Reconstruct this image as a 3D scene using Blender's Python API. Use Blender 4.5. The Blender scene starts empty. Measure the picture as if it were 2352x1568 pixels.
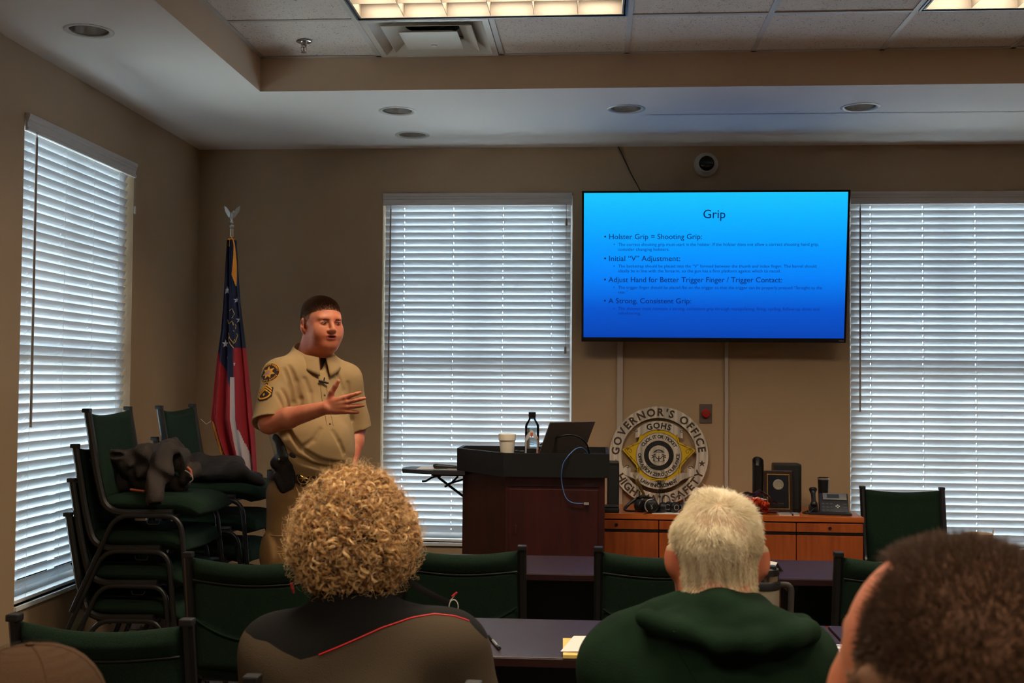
import bpy, bmesh, math, random
import numpy as np
from mathutils import Vector, Matrix, noise
PI = math.pi
random.seed(7)
C = bpy.context.scene.collection

# ------------------------------------------------------------------ camera
H = 1.47                                   # eye height
F_PX, YAW, PITCH, ROLL = 2645.56, .0733, .0343, .0078
FW = Vector((-math.sin(YAW)*math.cos(PITCH), math.cos(YAW)*math.cos(PITCH), math.sin(PITCH)))
RT = Vector((math.cos(YAW), math.sin(YAW), 0)); UP = RT.cross(FW)
RT, UP = RT*math.cos(ROLL)+UP*math.sin(ROLL), -RT*math.sin(ROLL)+UP*math.cos(ROLL)
cam = bpy.data.objects.new('camera', bpy.data.cameras.new('camera')); C.objects.link(cam)
M = Matrix((RT, UP, -FW)).transposed().to_4x4(); M.translation = (0, 0, H)
cam.matrix_world = M
cam.data.sensor_width = 36; cam.data.lens = F_PX/2352*36; cam.data.clip_start = .02; cam.data.clip_end = 300
cam.data.dof.use_dof = True; cam.data.dof.focus_distance = 5.6; cam.data.dof.aperture_fstop = 9.0
bpy.context.scene.camera = cam

def at(px, py, Y=None, X=None, Z=None):
    """world point seen at a pixel of the 2352x1568 frame, on the plane y=Y, x=X or z=Z"""
    d = FW + RT*((px-1176)/F_PX) - UP*((py-784)/F_PX)
    t = Y/d.y if Y is not None else (X/d.x if X is not None else (Z-H)/d.z)
    return Vector((0, 0, H)) + d*t

# ------------------------------------------------------------------ light
vs = bpy.context.scene.view_settings
vs.view_transform = 'Standard'; vs.look = 'None'; vs.gamma = 1; vs.exposure = 0; vs.use_curve_mapping = False
W = bpy.data.worlds.new('world'); bpy.context.scene.world = W; W.use_nodes = True
bg = W.node_tree.nodes['Background']; bg.inputs[0].default_value = (.66, .82, 1, 1); bg.inputs[1].default_value = 24
LAMP_W = 50.0
sun_d = bpy.data.lights.new('sun', 'SUN'); sun_d.energy = 90; sun_d.color = (1, .95, .86); sun_d.angle = .01
sun_o = bpy.data.objects.new('sun', sun_d); C.objects.link(sun_o)
sun_o.rotation_euler = Vector((.55, -.62, -.95)).to_track_quat('-Z', 'Y').to_euler()
sc = bpy.context.scene
sc.cycles.use_denoising = True; sc.cycles.max_bounces = 8; sc.cycles.diffuse_bounces = 5
sc.cycles.transparent_max_bounces = 12; sc.cycles.sample_clamp_indirect = 6.0
sc.cycles.caustics_reflective = False; sc.cycles.caustics_refractive = False

# ------------------------------------------------------------------ helpers
def lin(c):
    return tuple(((x/255)/12.92 if x/255 <= .04045 else ((x/255+.055)/1.055)**2.4) for x in c)

def mat(name, rgb, rough=.6, metal=0, var=0, scale=8, bump=0, bscale=None, spec=.5, trans=0, emit=None, alpha=1, detail=6, stretch=None, rgb2=None, coat=0, sheen=0, lo=.35, hi=.65):
    """principled material; rgb in sRGB 0-255; var = value variation, or rgb2 = second colour, mixed by noise"""
    m = bpy.data.materials.new(name); m.use_nodes = True
    N, L = m.node_tree.nodes, m.node_tree.links; p = N['Principled BSDF']
    a = (*lin(rgb), 1)
    p.inputs['Base Color'].default_value = a
    p.inputs['Roughness'].default_value = rough; p.inputs['Metallic'].default_value = metal
    p.inputs['Specular IOR Level'].default_value = spec
    p.inputs['Transmission Weight'].default_value = trans; p.inputs['Alpha'].default_value = alpha
    p.inputs['Coat Weight'].default_value = coat; p.inputs['Sheen Weight'].default_value = sheen
    if emit: p.inputs['Emission Color'].default_value = (*lin(emit[0]), 1); p.inputs['Emission Strength'].default_value = emit[1]
    if var or rgb2 or bump:
        tc = N.new('ShaderNodeTexCoord'); mp = N.new('ShaderNodeMapping'); L.new(tc.outputs['Object'], mp.inputs[0])
        if stretch: mp.inputs['Scale'].default_value = stretch
    if var or rgb2:
        nz = N.new('ShaderNodeTexNoise'); nz.inputs['Scale'].default_value = scale; nz.inputs['Detail'].default_value = detail
        L.new(mp.outputs[0], nz.inputs['Vector'])
        r = N.new('ShaderNodeValToRGB'); L.new(nz.outputs['Fac'], r.inputs[0]); L.new(r.outputs[0], p.inputs['Base Color'])
        r.color_ramp.elements[0].position = lo; r.color_ramp.elements[1].position = hi
        b = (*lin(rgb2), 1) if rgb2 else tuple(x*(1-var) for x in a[:3])+(1,)
        r.color_ramp.elements[0].color = b; r.color_ramp.elements[1].color = a if rgb2 else tuple(min(1, x*(1+var)) for x in a[:3])+(1,)
    if bump:
        nb = N.new('ShaderNodeTexNoise'); nb.inputs['Scale'].default_value = bscale or scale*4; nb.inputs['Detail'].default_value = 4
        L.new(mp.outputs[0], nb.inputs['Vector']); bp = N.new('ShaderNodeBump'); bp.inputs['Strength'].default_value = bump; bp.inputs['Distance'].default_value = .01
        L.new(nb.outputs['Fac'], bp.inputs['Height']); L.new(bp.outputs[0], p.inputs['Normal'])
    return m

class MB:
    """collects shapes; build() links them as ONE mesh object"""
    def __init__(s): s.v, s.f = [], []
    def add(s, v, f, mt=None):
        o = len(s.v); s.v += [tuple(mt @ Vector(p)) if mt else tuple(p) for p in v]; s.f += [tuple(i+o for i in q) for q in f]; return s
    def box(s, a, b, mt=None, bev=0):
        x0, y0, z0 = a; x1, y1, z1 = b
        if bev:
            bm = bmesh.new(); bmesh.ops.create_cube(bm, size=1)
            for v in bm.verts: v.co = Vector(((x0+x1)/2+v.co.x*(x1-x0), (y0+y1)/2+v.co.y*(y1-y0), (z0+z1)/2+v.co.z*(z1-z0)))
            bmesh.ops.bevel(bm, geom=bm.edges[:], offset=bev, segments=2, affect='EDGES', profile=.6)
            bm.verts.index_update(); s.add([v.co[:] for v in bm.verts], [[v.index for v in f.verts] for f in bm.faces], mt); bm.free(); return s
        v = [(x, y, z) for x in (x0, x1) for y in (y0, y1) for z in (z0, z1)]
        return s.add(v, [(0, 1, 3, 2), (4, 6, 7, 5), (0, 4, 5, 1), (2, 3, 7, 6), (0, 2, 6, 4), (1, 5, 7, 3)], mt)
    def tube(s, pts, r, n=10, mt=None, cap=True, closed=False, sx=1, up=None, sq=0):
        """sweep of a round (or, with sq, square) section; r may be a list"""
        P = [Vector(p) for p in pts]; k = len(P); rs = r if isinstance(r, (list, tuple)) else [r]*k
        vs_, fs = [], []; pu = Vector(up) if up else None
        for i in range(k):
            if closed: t = P[(i+1) % k]-P[i-1]
            else: t = P[min(i+1, k-1)]-P[max(i-1, 0)]
            if t.length < 1e-9: t = Vector((0, 0, 1))
            t.normalize()
            if pu is None: pu = Vector((0, 0, 1)) if abs(t.z) < .9 else Vector((1, 0, 0))
            a = t.cross(pu)
            if a.length < 1e-6: a = t.orthogonal()
            a.normalize(); b = a.cross(t).normalized()
            if not up: pu = b
            for j in range(n):
                th = 2*PI*(j+(.5 if sq else 0))/n; q = 1.35 if sq else 1
                vs_.append(P[i]+a*(math.cos(th)*rs[i]*sx*q)+b*(math.sin(th)*rs[i]*q))
        for i in range(k if closed else k-1):
            for j in range(n):
                a0, a1 = i*n+j, i*n+(j+1) % n; b0, b1 = ((i+1) % k)*n+j, ((i+1) % k)*n+(j+1) % n
                fs.append((a0, a1, b1, b0))
        if cap and not closed: fs += [tuple(range(n))[::-1], tuple(range((k-1)*n, k*n))]
        return s.add(vs_, fs, mt)
    def lathe(s, prof, n=32, mt=None, c=(0, 0), cap=True):
        v = [(c[0]+r*math.cos(2*PI*j/n), c[1]+r*math.sin(2*PI*j/n), z) for r, z in prof for j in range(n)]
        f = [(i*n+j, i*n+(j+1) % n, (i+1)*n+(j+1) % n, (i+1)*n+j) for i in range(len(prof)-1) for j in range(n)]
        if cap: f += [tuple(range(n))[::-1], tuple(range((len(prof)-1)*n, len(prof)*n))]
        return s.add(v, f, mt)
    def prism(s, poly, z0, z1, mt=None):
        n = len(poly); v = [(x, y, z0) for x, y in poly]+[(x, y, z1) for x, y in poly]
        return s.add(v, [tuple(range(n))[::-1], tuple(range(n, 2*n))]+[(i, (i+1) % n, n+(i+1) % n, n+i) for i in range(n)], mt)
    def ball(s, c, r, n=16, mt=None):
        rx, ry, rz = r if isinstance(r, (tuple, list)) else (r, r, r); m = n//2
        v = [(c[0]+rx*math.sin(PI*i/m)*math.cos(2*PI*j/n), c[1]+ry*math.sin(PI*i/m)*math.sin(2*PI*j/n), c[2]+rz*math.cos(PI*i/m)) for i in range(m+1) for j in range(n)]
        return s.add(v, [(i*n+j, (i+1)*n+j, (i+1)*n+(j+1) % n, i*n+(j+1) % n) for i in range(m) for j in range(n)], mt)
    def grid(s, fn, nu, nv, closed_u=False, mt=None):
        v = [fn(i/(nu-(0 if closed_u else 1)), j/(nv-1)) for j in range(nv) for i in range(nu)]
        f = [(j*nu+i, j*nu+(i+1) % nu, (j+1)*nu+(i+1) % nu, (j+1)*nu+i) for j in range(nv-1) for i in range(nu if closed_u else nu-1)]
        return s.add(v, f, mt)
    def build(s, name, m, parent=None, smooth=None, loc=None, rot=None, weld=False):
        me = bpy.data.meshes.new(name); me.from_pydata(s.v, [], s.f)
        if weld:
            bm = bmesh.new(); bm.from_mesh(me); bmesh.ops.remove_doubles(bm, verts=bm.verts[:], dist=1e-5)
            bmesh.ops.recalc_face_normals(bm, faces=bm.faces[:]); bm.to_mesh(me); bm.free()
        me.validate(); me.materials.append(m) if m else None
        if smooth is not None:
            me.shade_smooth()
            if smooth < 180: me.set_sharp_from_angle(angle=math.radians(smooth))
        return link(name, me, parent, loc, rot)

def link(name, data, parent=None, loc=None, rot=None):
    o = bpy.data.objects.new(name, data); C.objects.link(o)
    if parent: o.parent = parent
    if loc: o.location = loc
    if rot: o.rotation_euler = rot
    return o
def tag(o, label=None, cat=None, group=None, kind=None):
    if label: o['label'] = label
    if cat: o['category'] = cat
    if group: o['group'] = group
    if kind: o['kind'] = kind
    return o
def thing(name, label, cat, loc=(0, 0, 0), rz=0, group=None):
    return tag(link(name, None, None, loc, (0, 0, rz)), label, cat, group)
KIDS = {}
def kids(o): return [c for c in list(C.objects) if c.parent == o]
def copy_tree(o, label=None, loc=None, rz=None, parent=None, table=None):
    if table is None:
        table = {}
        for c in C.objects:
            if c.parent: table.setdefault(c.parent.name, []).append(c)
    r = o.copy(); C.objects.link(r)
    if parent: r.parent = parent
    if label: r['label'] = label
    if loc is not None: r.location = loc
    if rz is not None: r.rotation_euler = (0, 0, rz)
    for c in table.get(o.name, []): copy_tree(c, parent=r, table=table)
    return r
def smoothpath(pts, n=8, closed=False):
    P = [Vector(p) for p in pts]; k = len(P); out = []
    for i in range(k if closed else k-1):
        if closed: p0, p1, p2, p3 = P[i-1], P[i], P[(i+1) % k], P[(i+2) % k]
        else: p0, p1, p2, p3 = P[max(i-1, 0)], P[i], P[i+1], P[min(i+2, k-1)]
        for j in range(n):
            t = j/n; out.append(.5*((2*p1)+(-p0+p2)*t+(2*p0-5*p1+4*p2-p3)*t*t+(-p0+3*p1-3*p2+p3)*t**3))
    if not closed: out.append(P[-1])
    return out
def rounded(pts, r, n=5):
    """polyline with its corners rounded"""
    P = [Vector(p) for p in pts]; out = [P[0]]
    for i in range(1, len(P)-1):
        a = (P[i-1]-P[i]); b = (P[i+1]-P[i]); ra = min(r, a.length*.49); rb = min(r, b.length*.49)
        p0 = P[i]+a.normalized()*ra; p2 = P[i]+b.normalized()*rb
        for j in range(n+1):
            t = j/n; out.append(p0*(1-t)**2+P[i]*2*t*(1-t)+p2*t*t)
    out.append(P[-1]); return out
_tc = {}
def text_mesh(txt, size=1, align='LEFT', sp=1.0, bold=0):
    cu = bpy.data.curves.new('lettering', 'FONT'); cu.body = txt; cu.size = size; cu.align_x = align; cu.resolution_u = 3; cu.space_character = sp; cu.offset = bold
    o = bpy.data.objects.new('lettering', cu); C.objects.link(o)
    me = bpy.data.meshes.new_from_object(o.evaluated_get(bpy.context.evaluated_depsgraph_get()))
    v = [tuple(p.co) for p in me.vertices]; f = [tuple(p.vertices) for p in me.polygons]
    C.objects.unlink(o); bpy.data.objects.remove(o); bpy.data.meshes.remove(me)
    return v, f
def glyph(ch):
    if ch not in _tc:
        v, f = text_mesh(ch, 1, bold=.035); xs = [p[0] for p in v] or [0, .3]; _tc[ch] = (v, f, min(xs), max(xs))
    return _tc[ch]
def arc_text(mb, txt, R, size, a0, a1, inward=False, depth=.0, mt=None, squeeze=1.0, word=None):
    """letters along an arc in the local xz plane (y towards the wall), angles in degrees, a0 -> a1"""
    ws = [(glyph(c)[3]-glyph(c)[2]+.12) if c != ' ' else .42 for c in txt]; tot = sum(ws); acc = 0
    wi = 0
    for c, w in zip(txt, ws):
        t = (acc+w/2)/tot; acc += w
        if c == ' ': wi += 1; continue
        if word is not None and wi != word: continue
        a = math.radians(a0+(a1-a0)*t); v, f, x0, x1 = glyph(c); cx = (x0+x1)/2
        rot = a-PI/2 if not inward else a+PI/2
        ca, sa = math.cos(rot), math.sin(rot); q = []
        for (x, y, z) in v:
            lx = (x-cx)*size*squeeze; ly = (y-.36)*size
            q.append((R*math.cos(a)+lx*ca-ly*sa, depth, R*math.sin(a)+lx*sa+ly*ca))
        mb.add(q, f, mt)
def wrap_loc(o, m): o.matrix_world = m
# ------------------------------------------------------------------ room materials
M_wall = mat('painted_wall', (166, 140, 109), .75, var=.03, scale=3, bump=.12, bscale=220)
M_soffit = mat('soffit_paint', (236, 232, 226), .8, bump=.06, bscale=150)
M_ftrim = mat('fascia_paint', (206, 184, 158), .75, bump=.08, bscale=150)
M_white = mat('white_paint', (222, 220, 214), .5)
M_vinyl = mat('blind_vinyl', (228, 226, 222), .45, spec=.4)
M_grid = mat('grid_metal', (190, 184, 176), .5)
M_black = mat('black_plastic', (20, 20, 21), .45)
M_dark = mat('dark_metal', (30, 30, 32), .35, metal=.3)
M_chrome = mat('chrome', (200, 200, 205), .12, metal=1)
M_carpet = mat('carpet', (118, 110, 102), .95, rgb2=(84, 82, 84), scale=60, bump=.5, bscale=400)
M_cord = mat('cord_white', (230, 230, 228), .7)
def tile_mat():
    m = mat('acoustic_tile', (188, 178, 168), .9)
    N, L = m.node_tree.nodes, m.node_tree.links; p = N['Principled BSDF']
    tc = N.new('ShaderNodeTexCoord'); oi = N.new('ShaderNodeObjectInfo'); ad = N.new('ShaderNodeVectorMath'); ad.operation = 'ADD'
    sc_ = N.new('ShaderNodeVectorMath'); sc_.operation = 'SCALE'; L.new(oi.outputs['Random'], sc_.inputs['Scale']); sc_.inputs[0].default_value = (7, 13, 0)
    L.new(tc.outputs['Object'], ad.inputs[0]); L.new(sc_.outputs[0], ad.inputs[1])
    n1 = N.new('ShaderNodeTexNoise'); n1.inputs['Scale'].default_value = 60; n1.inputs['Detail'].default_value = 3; n1.inputs['Distortion'].default_value = 2.5
    L.new(ad.outputs[0], n1.inputs['Vector'])
    r = N.new('ShaderNodeValToRGB'); L.new(n1.outputs['Fac'], r.inputs[0])
    r.color_ramp.elements[0].position = .34; r.color_ramp.elements[0].color = (*lin((150, 138, 128)), 1)
    r.color_ramp.elements[1].position = .40; r.color_ramp.elements[1].color = (*lin((222, 212, 202)), 1)
    L.new(r.outputs[0], p.inputs['Base Color'])
    b = N.new('ShaderNodeBump'); b.inputs['Strength'].default_value = .5; b.inputs['Distance'].default_value = .004
    L.new(r.outputs[0], b.inputs['Height']); L.new(b.outputs[0], p.inputs['Normal'])
    return m
M_tile = tile_mat()

D, XL, XR, YF = 7.014, -2.488, 4.6, -3.2            # back wall, left wall, right wall, wall behind the camera
ZC, ZS = 3.071, 2.903                                # tile ceiling, soffit
XS, YS = -1.680, 5.594                               # inner corner of the soffit
G0, G, YROW = -1.081, .6096, 5.014                   # ceiling grid
ZB, ZT = .483, 2.622                                 # window opening
WT = .17                                             # wall thickness

def struct(o): o['kind'] = 'structure'; return o
mb = MB().box((XL-.3, YF-.3, -.1), (XR+.3, D+.3, 0)); struct(mb.build('floor', M_carpet))

def wall_with_holes(name, axis, plane, out, lo, hi, z1, holes):
    """wall slab; holes are (a0, a1, z0, z1) along the wall"""
    mb = MB(); xs = sorted({lo, hi, *[h[0] for h in holes], *[h[1] for h in holes]}); zs = sorted({0, z1, *[h[2] for h in holes], *[h[3] for h in holes]})
    for i in range(len(xs)-1):
        for j in range(len(zs)-1):
            cx, cz = (xs[i]+xs[i+1])/2, (zs[j]+zs[j+1])/2
            if any(h[0] < cx < h[1] and h[2] < cz < h[3] for h in holes): continue
            if axis == 'x': mb.box((xs[i], min(plane, plane+out), zs[j]), (xs[i+1], max(plane, plane+out), zs[j+1]))
            else: mb.box((min(plane, plane+out), xs[i], zs[j]), (max(plane, plane+out), xs[i+1], zs[j+1]))
    return struct(mb.build(name, M_wall))
W1 = (-1.322, -.150); W2 = (1.512, 2.684); WLY = (4.811, 6.003)
wall_with_holes('wall_back', 'x', D, WT, XL-WT, XR+WT, ZC+.05, [(*W1, ZB, ZT), (*W2, ZB, ZT)])
wall_with_holes('wall_left', 'y', XL, -WT, YF-WT, D, ZC+.05, [(*WLY, ZB, ZT)])
struct(MB().box((XR, YF, 0), (XR+WT, D, ZC+.05)).build('wall_right', M_wall))
struct(MB().box((XL, YF-WT, 0), (XR+WT, YF, ZC+.05)).build('wall_front', M_wall))
M_base = mat('baseboard_vinyl', (58, 48, 40), .5)
struct(MB().box((XL, D-.008, 0), (XR, D, .1)).build('baseboard_back', M_base))
struct(MB().box((XL, YF, 0), (XL+.008, D-.008, .1)).build('baseboard_left', M_base))

# ceiling: soffit ring with its fascia, and the raised tile field
DL = [(-2.100*.9587, 4.565*.9587), (-1.063*.9587+.0, 6.024*.9587), (-1.079*.9587, 6.62*.9587), (.148*.9587, 6.024*.9587), (1.356*.9587, 6.034*.9587)]
DL = [tuple(at(px, py, Z=ZS)[:2]) for px, py in ((204, 71), (913, 255), (947, 310), (1438, 250), (1976, 246))]
RD = .084
def holed_plate(mb, rects, holes, r, z):
    """flat plates at height z; a rect that holds a hole is split round it"""
    for (x0, y0, x1, y1) in rects:
        hs = [h for h in holes if x0 < h[0] < x1 and y0 < h[1] < y1]
        if not hs: mb.add([(x0, y0, z), (x1, y0, z), (x1, y1, z), (x0, y1, z)], [(3, 2, 1, 0)]); continue
        cx, cy = hs[0]; e = r*1.6; n = 32
        for a in ((x0, y0, x1, cy-e), (x0, cy+e, x1, y1), (x0, cy-e, cx-e, cy+e), (cx+e, cy-e, x1, cy+e)):
            holed_plate(mb, [a], [h for h in holes if h != hs[0]], r, z)
        v = []
        for k in range(n):
            t = 2*PI*k/n; c_, s_ = math.cos(t), math.sin(t); q = e/max(abs(c_), abs(s_))
            v += [(cx+r*c_, cy+r*s_, z), (cx+q*c_, cy+q*s_, z)]
        mb.add(v, [(2*k, 2*((k+1) % n), 2*((k+1) % n)+1, 2*k+1) for k in range(n)])
mb = MB()
holed_plate(mb, [(XL, YF, XS, YS), (XL, YS, XS, D), (XS, YS, XR, D)], DL, RD, ZS)
ceil = struct(mb.build('ceiling', M_soffit)); ceil['label'] = 'dropped grey white soffit around a raised tile ceiling'
fas = MB(); fas.add([(XS, YF, ZS), (XS, YS, ZS), (XS, YS, ZC+.03), (XS, YF, ZC+.03)], [(0, 1, 2, 3)])
fas.add([(XS, YS, ZS), (XR, YS, ZS), (XR, YS, ZC+.03), (XS, YS, ZC+.03)], [(0, 1, 2, 3)])
struct(fas.build('soffit_fascia', M_ftrim, ceil))
struct(MB().box((XL-WT, YF-WT, ZC+.12), (XR+WT, D+WT, ZC+.2)).build('roof_slab', M_dark, ceil))
# troffer positions: two tiles wide, one deep
TROF = [(G0+k*4*G, y0) for k in (0, 1) for y0 in (YROW-G, YROW-G-4*G, YROW-G-8*G)]
VENT = (G0, YROW)
tile_me = MB().box((-.297, -.297, 0), (.297, .297, .014)).build('ceiling_tile', M_tile, ceil)
half_me = None; first = True
bars = MB(); bars_y = MB()
xs = [G0-G+.0+i*G for i in range(0, 12)]; ys = [YROW-j*G for j in range(-1, 14)]
def in_trof(x, y): return any(tx < x < tx+2*G and ty < y < ty+G for tx, ty in TROF)
for i, x in enumerate(xs[:-1]):
    for j in range(len(ys)-1):
        y1, y0 = ys[j], ys[j+1]; y1 = min(y1, YS); cx, cy = x+G/2, (y0+y1)/2
        if cx+G/2 > XR+.3 or in_trof(cx, cy) or (VENT[0] < cx < VENT[0]+G and cy > YROW): continue
        if first: o = tile_me; first = False
        else: o = tile_me.copy(); C.objects.link(o)
        dz = random.uniform(-.001, .002)
        o.location = (cx, cy, ZC+.004+dz); o.scale = (1, (y1-y0)/G, 1); o['kind'] = 'structure'
for x in xs[1:]:
    cuts = sorted((ty-.012, ty+G+.012) for tx, ty in TROF if abs(tx+G-x) < .01); y_ = YF
    for a, b in cuts:
        bars_y.box((x-.012, y_, ZC-.001), (x+.012, a, ZC+.004)); y_ = b
    bars_y.box((x-.012, y_, ZC-.001), (x+.012, YS, ZC+.004))
for y in ys[1:]: bars.box((XS, y-.012, ZC), (XR, y+.012, ZC+.005))
struct(bars_y.build('grid_runner', M_grid, ceil)); struct(bars.build('grid_cross_tee', M_grid, ceil))
wa = MB().box((XS, YS-.022, ZC-.001), (XR, YS, ZC+.003)); wa.box((XS, YF, ZC-.001), (XS+.022, YS, ZC+.003)); struct(wa.build('grid_wall_angle', M_grid, ceil))

# ------------------------------------------------------------------ troffers
M_louv = mat('louver_aluminium', (92, 84, 74), .5)
M_tube = mat('lamp_tube', (255, 240, 220), .5, emit=((255, 232, 196), 1.6))
def troffer(x, y, label):
    t = thing('ceiling_light', label, 'ceiling light', (x, y, ZC), 0, 'recessed ceiling lights')
    w, d, hh = 2*G, G, .1
    f = MB()
    for a, b in (((.0, .0), (w, .02)), ((0, d-.02), (w, d)), ((0, .02), (.02, d-.02)), ((w-.02, .02), (w, d-.02))):
        f.box((a[0]+.012*(a[0] == 0), a[1]+.012*(a[1] == 0), -.006), (b[0]-.012*(b[0] == w), b[1]-.012*(b[1] == d), .004))
    f.build('frame', M_black, t)
    f = MB()
    for a, b in (((.028, .028), (w-.028, .036)), ((.028, d-.036), (w-.028, d-.028)), ((.028, .036), (.036, d-.036)), ((w-.036, .036), (w-.028, d-.036))):
        f.box((a[0], a[1], -.003), (b[0], b[1], .07))
    f.box((.02, .02, .095), (w-.02, d-.02, .1)); f.box((.018, .018, .0), (.022, d-.018, .1)); f.box((w-.022, .018, .0), (w-.018, d-.018, .1)); f.box((.018, .018, .0), (w-.018, .022, .1)); f.box((.018, d-.022, 0), (w-.018, d-.018, .1))
    f.build('housing', M_louv, t)
    lv = None
    def blade(L_):
        # parabolic blade: thin at the bottom edge, wide at the top
        prof = [(-.001, 0), (.001, 0), (.0016, .02), (.0026, .045), (.004, .06), (-.004, .06), (-.0026, .045), (-.0016, .02)]
        v = [(s, p[0], p[1]) for s in (0, L_) for p in prof]; n = 8
        return MB().add(v, [tuple(range(n)), tuple(range(n, 2*n))[::-1]]+[(i, n+i, n+(i+1) % n, (i+1) % n) for i in range(n)])
    a = (w-.072)/6; bm_ = None
    for k in range(1, 3):
        yy = .036+(d-.072)*k/3
        if bm_ is None: bm_ = blade(w-.072).build('long_blade', M_louv, t, smooth=50); o = bm_
        else: o = bm_.copy(); C.objects.link(o)
        o.location = (.036, yy, 0)
    cm = None
    for k in range(1, 6):
        if cm is None: cm = blade(d-.072).build('cross_blade', M_louv, t, smooth=50); o = cm
        else: o = cm.copy(); C.objects.link(o)
        o.location = (.036+a*k, .036, 0.0003); o.rotation_euler = (0, 0, PI/2)
    for k in range(3):
        yy = .036+(d-.072)*(k+.5)/3
        m_ = MB().tube([(.05, yy, .078), (w-.05, yy, .078)], .0125, 10).build('lamp_tube', M_tube, t, smooth=60)
        l = bpy.data.lights.new('tube_light', 'AREA'); l.shape = 'RECTANGLE'; l.size = w-.1; l.size_y = .05
        l.energy = LAMP_W/3; l.color = (1, .82, .60)
        lo = link('tube_glow', l, t, (w/2, yy, .063))
troffer(*TROF[0], 'louvred ceiling light left of centre, above the diffuser vent')
troffer(*TROF[3], 'louvred ceiling light at the right end of the ceiling')
for k in (1, 2, 4, 5): troffer(*TROF[k], ('louvred ceiling light in the %s row behind the camera side, %s column' % (('second', 'third')[(k-1) % 3], ('left', 'right')[k > 3])))

# supply vent
t = thing('ceiling_vent', 'square white air diffuser with nested plates beside the ceiling light', 'vent', (VENT[0], VENT[1], ZC))
g = .58; M_vent = mat('vent_enamel', (205, 198, 186), .3)
def frustum(mb, c, h0, z0, h1, z1, th=.0):
    v = [(c+sx*h0, c*0+g/2+sy*h0, z0) for sx, sy in ((-1, -1), (1, -1), (1, 1), (-1, 1))]+[(c+sx*h1, g/2+sy*h1, z1) for sx, sy in ((-1, -1), (1, -1), (1, 1), (-1, 1))]
    mb.add(v, [(i, (i+1) % 4, 4+(i+1) % 4, 4+i) for i in range(4)])
cx = G/2; m1 = MB()
frustum(m1, cx, .289, -.004, .289, .002); frustum(m1, cx, .289, -.004, .262, -.004); frustum(m1, cx, .262, -.004, .17, .06)
n = 32; v = []
for k in range(n):
    a = 2*PI*k/n; c_, s_ = math.cos(a), math.sin(a); q = .17/max(abs(c_), abs(s_)); v += [(cx+.13*c_, g/2+.13*s_, .06), (cx+q*c_, g/2+q*s_, .06)]
m1.add(v, [(2*k, 2*((k+1) % n), 2*((k+1) % n)+1, 2*k+1) for k in range(n)])
m1.build('backpan', M_vent, t, smooth=30)
MB().lathe([(.13, .06), (.13, .11), (.0, .11)], 32, c=(cx, g/2), cap=False).build('duct_collar', M_dark, t, smooth=30)
m2 = MB(); frustum(m2, cx, .205, -.006, .135, .035); frustum(m2, cx, .205, -.006, .208, -.004); frustum(m2, cx, .208, -.004, .138, .037); m2.build('middle_cone', M_vent, t)
m3 = MB(); m3.box((cx-.135, g/2-.135, -.012), (cx+.135, g/2+.135, -.008), bev=.0015); frustum(m3, cx, .135, -.009, .1, .008); m3.build('centre_plate', M_vent, t)
MB().lathe([(.012, -.017), (.016, -.012)], 16, c=(cx, g/2+.07)).build('screw_cap', M_white, t, smooth=30)
m4 = MB()
for a in (0, PI/2, PI, 1.5*PI): m4.tube([(cx, g/2, .03), (cx+.2*math.cos(a+PI/4), g/2+.2*math.sin(a+PI/4), .045)], .003, 6)
m4.build('support_arm', M_dark, t)

# sprinkler
p = at(698, 95, Z=ZC)
t = thing('fire_sprinkler', 'small chrome fire sprinkler head hanging from the ceiling tile', 'sprinkler', (p.x, p.y, ZC))
MB().lathe([(.0, .0), (.036, .0), (.036, -.003), (.03, -.006), (.016, -.007), (.014, -.02), (.0, -.02)], 24, cap=False).build('escutcheon', M_chrome, t, smooth=40)
m5 = MB(); m5.lathe([(.009, -.018), (.009, -.028)], 12)
for s in (-1, 1): m5.tube(smoothpath([(s*.008, 0, -.022), (s*.013, 0, -.032), (s*.012, 0, -.042), (s*.003, 0, -.05)], 5), .0022, 6)
m5.build('frame_arms', M_chrome, t, smooth=40)
MB().tube([(0, 0, -.028), (0, 0, -.048)], .0022, 8).build('glass_bulb', mat('red_bulb', (150, 30, 20), .2), t)
MB().lathe([(.003, -.05), (.014, -.052), (.014, -.054), (.0, -.054)], 18, cap=False).build('deflector', M_chrome, t)

# recessed downlights
M_refl = mat('reflector_aluminium', (214, 208, 200), .24, metal=.9)
M_ring = mat('downlight_trim', (196, 192, 184), .35)
dl_labels = ['recessed chrome downlight above the left window', 'recessed chrome downlight above the middle window, the one nearer the tile ceiling',
             'recessed chrome downlight nearest the wall, above the middle window', 'recessed chrome downlight above the left half of the television',
             'recessed chrome downlight between the television and the right window']
for i, (x, y) in enumerate(DL):
    t = thing('downlight', dl_labels[i], 'downlight', (x, y, ZS), 0, 'recessed downlights in the soffit')
    MB().lathe([(.079, .002), (.083, -.003), (.097, -.004), (.101, -.0015), (.101, .0), (.079, .006)], 40, cap=False).build('trim_ring', M_ring, t, smooth=50)
    MB().lathe([(.081, .0), (.08, .03), (.074, .07), (.06, .11), (.05, .125)], 40, cap=False).build('reflector', M_refl, t, smooth=60)
    MB().lathe([(.0, .122), (.052, .123)], 24, cap=False).build('lamp', M_dark, t)

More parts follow.
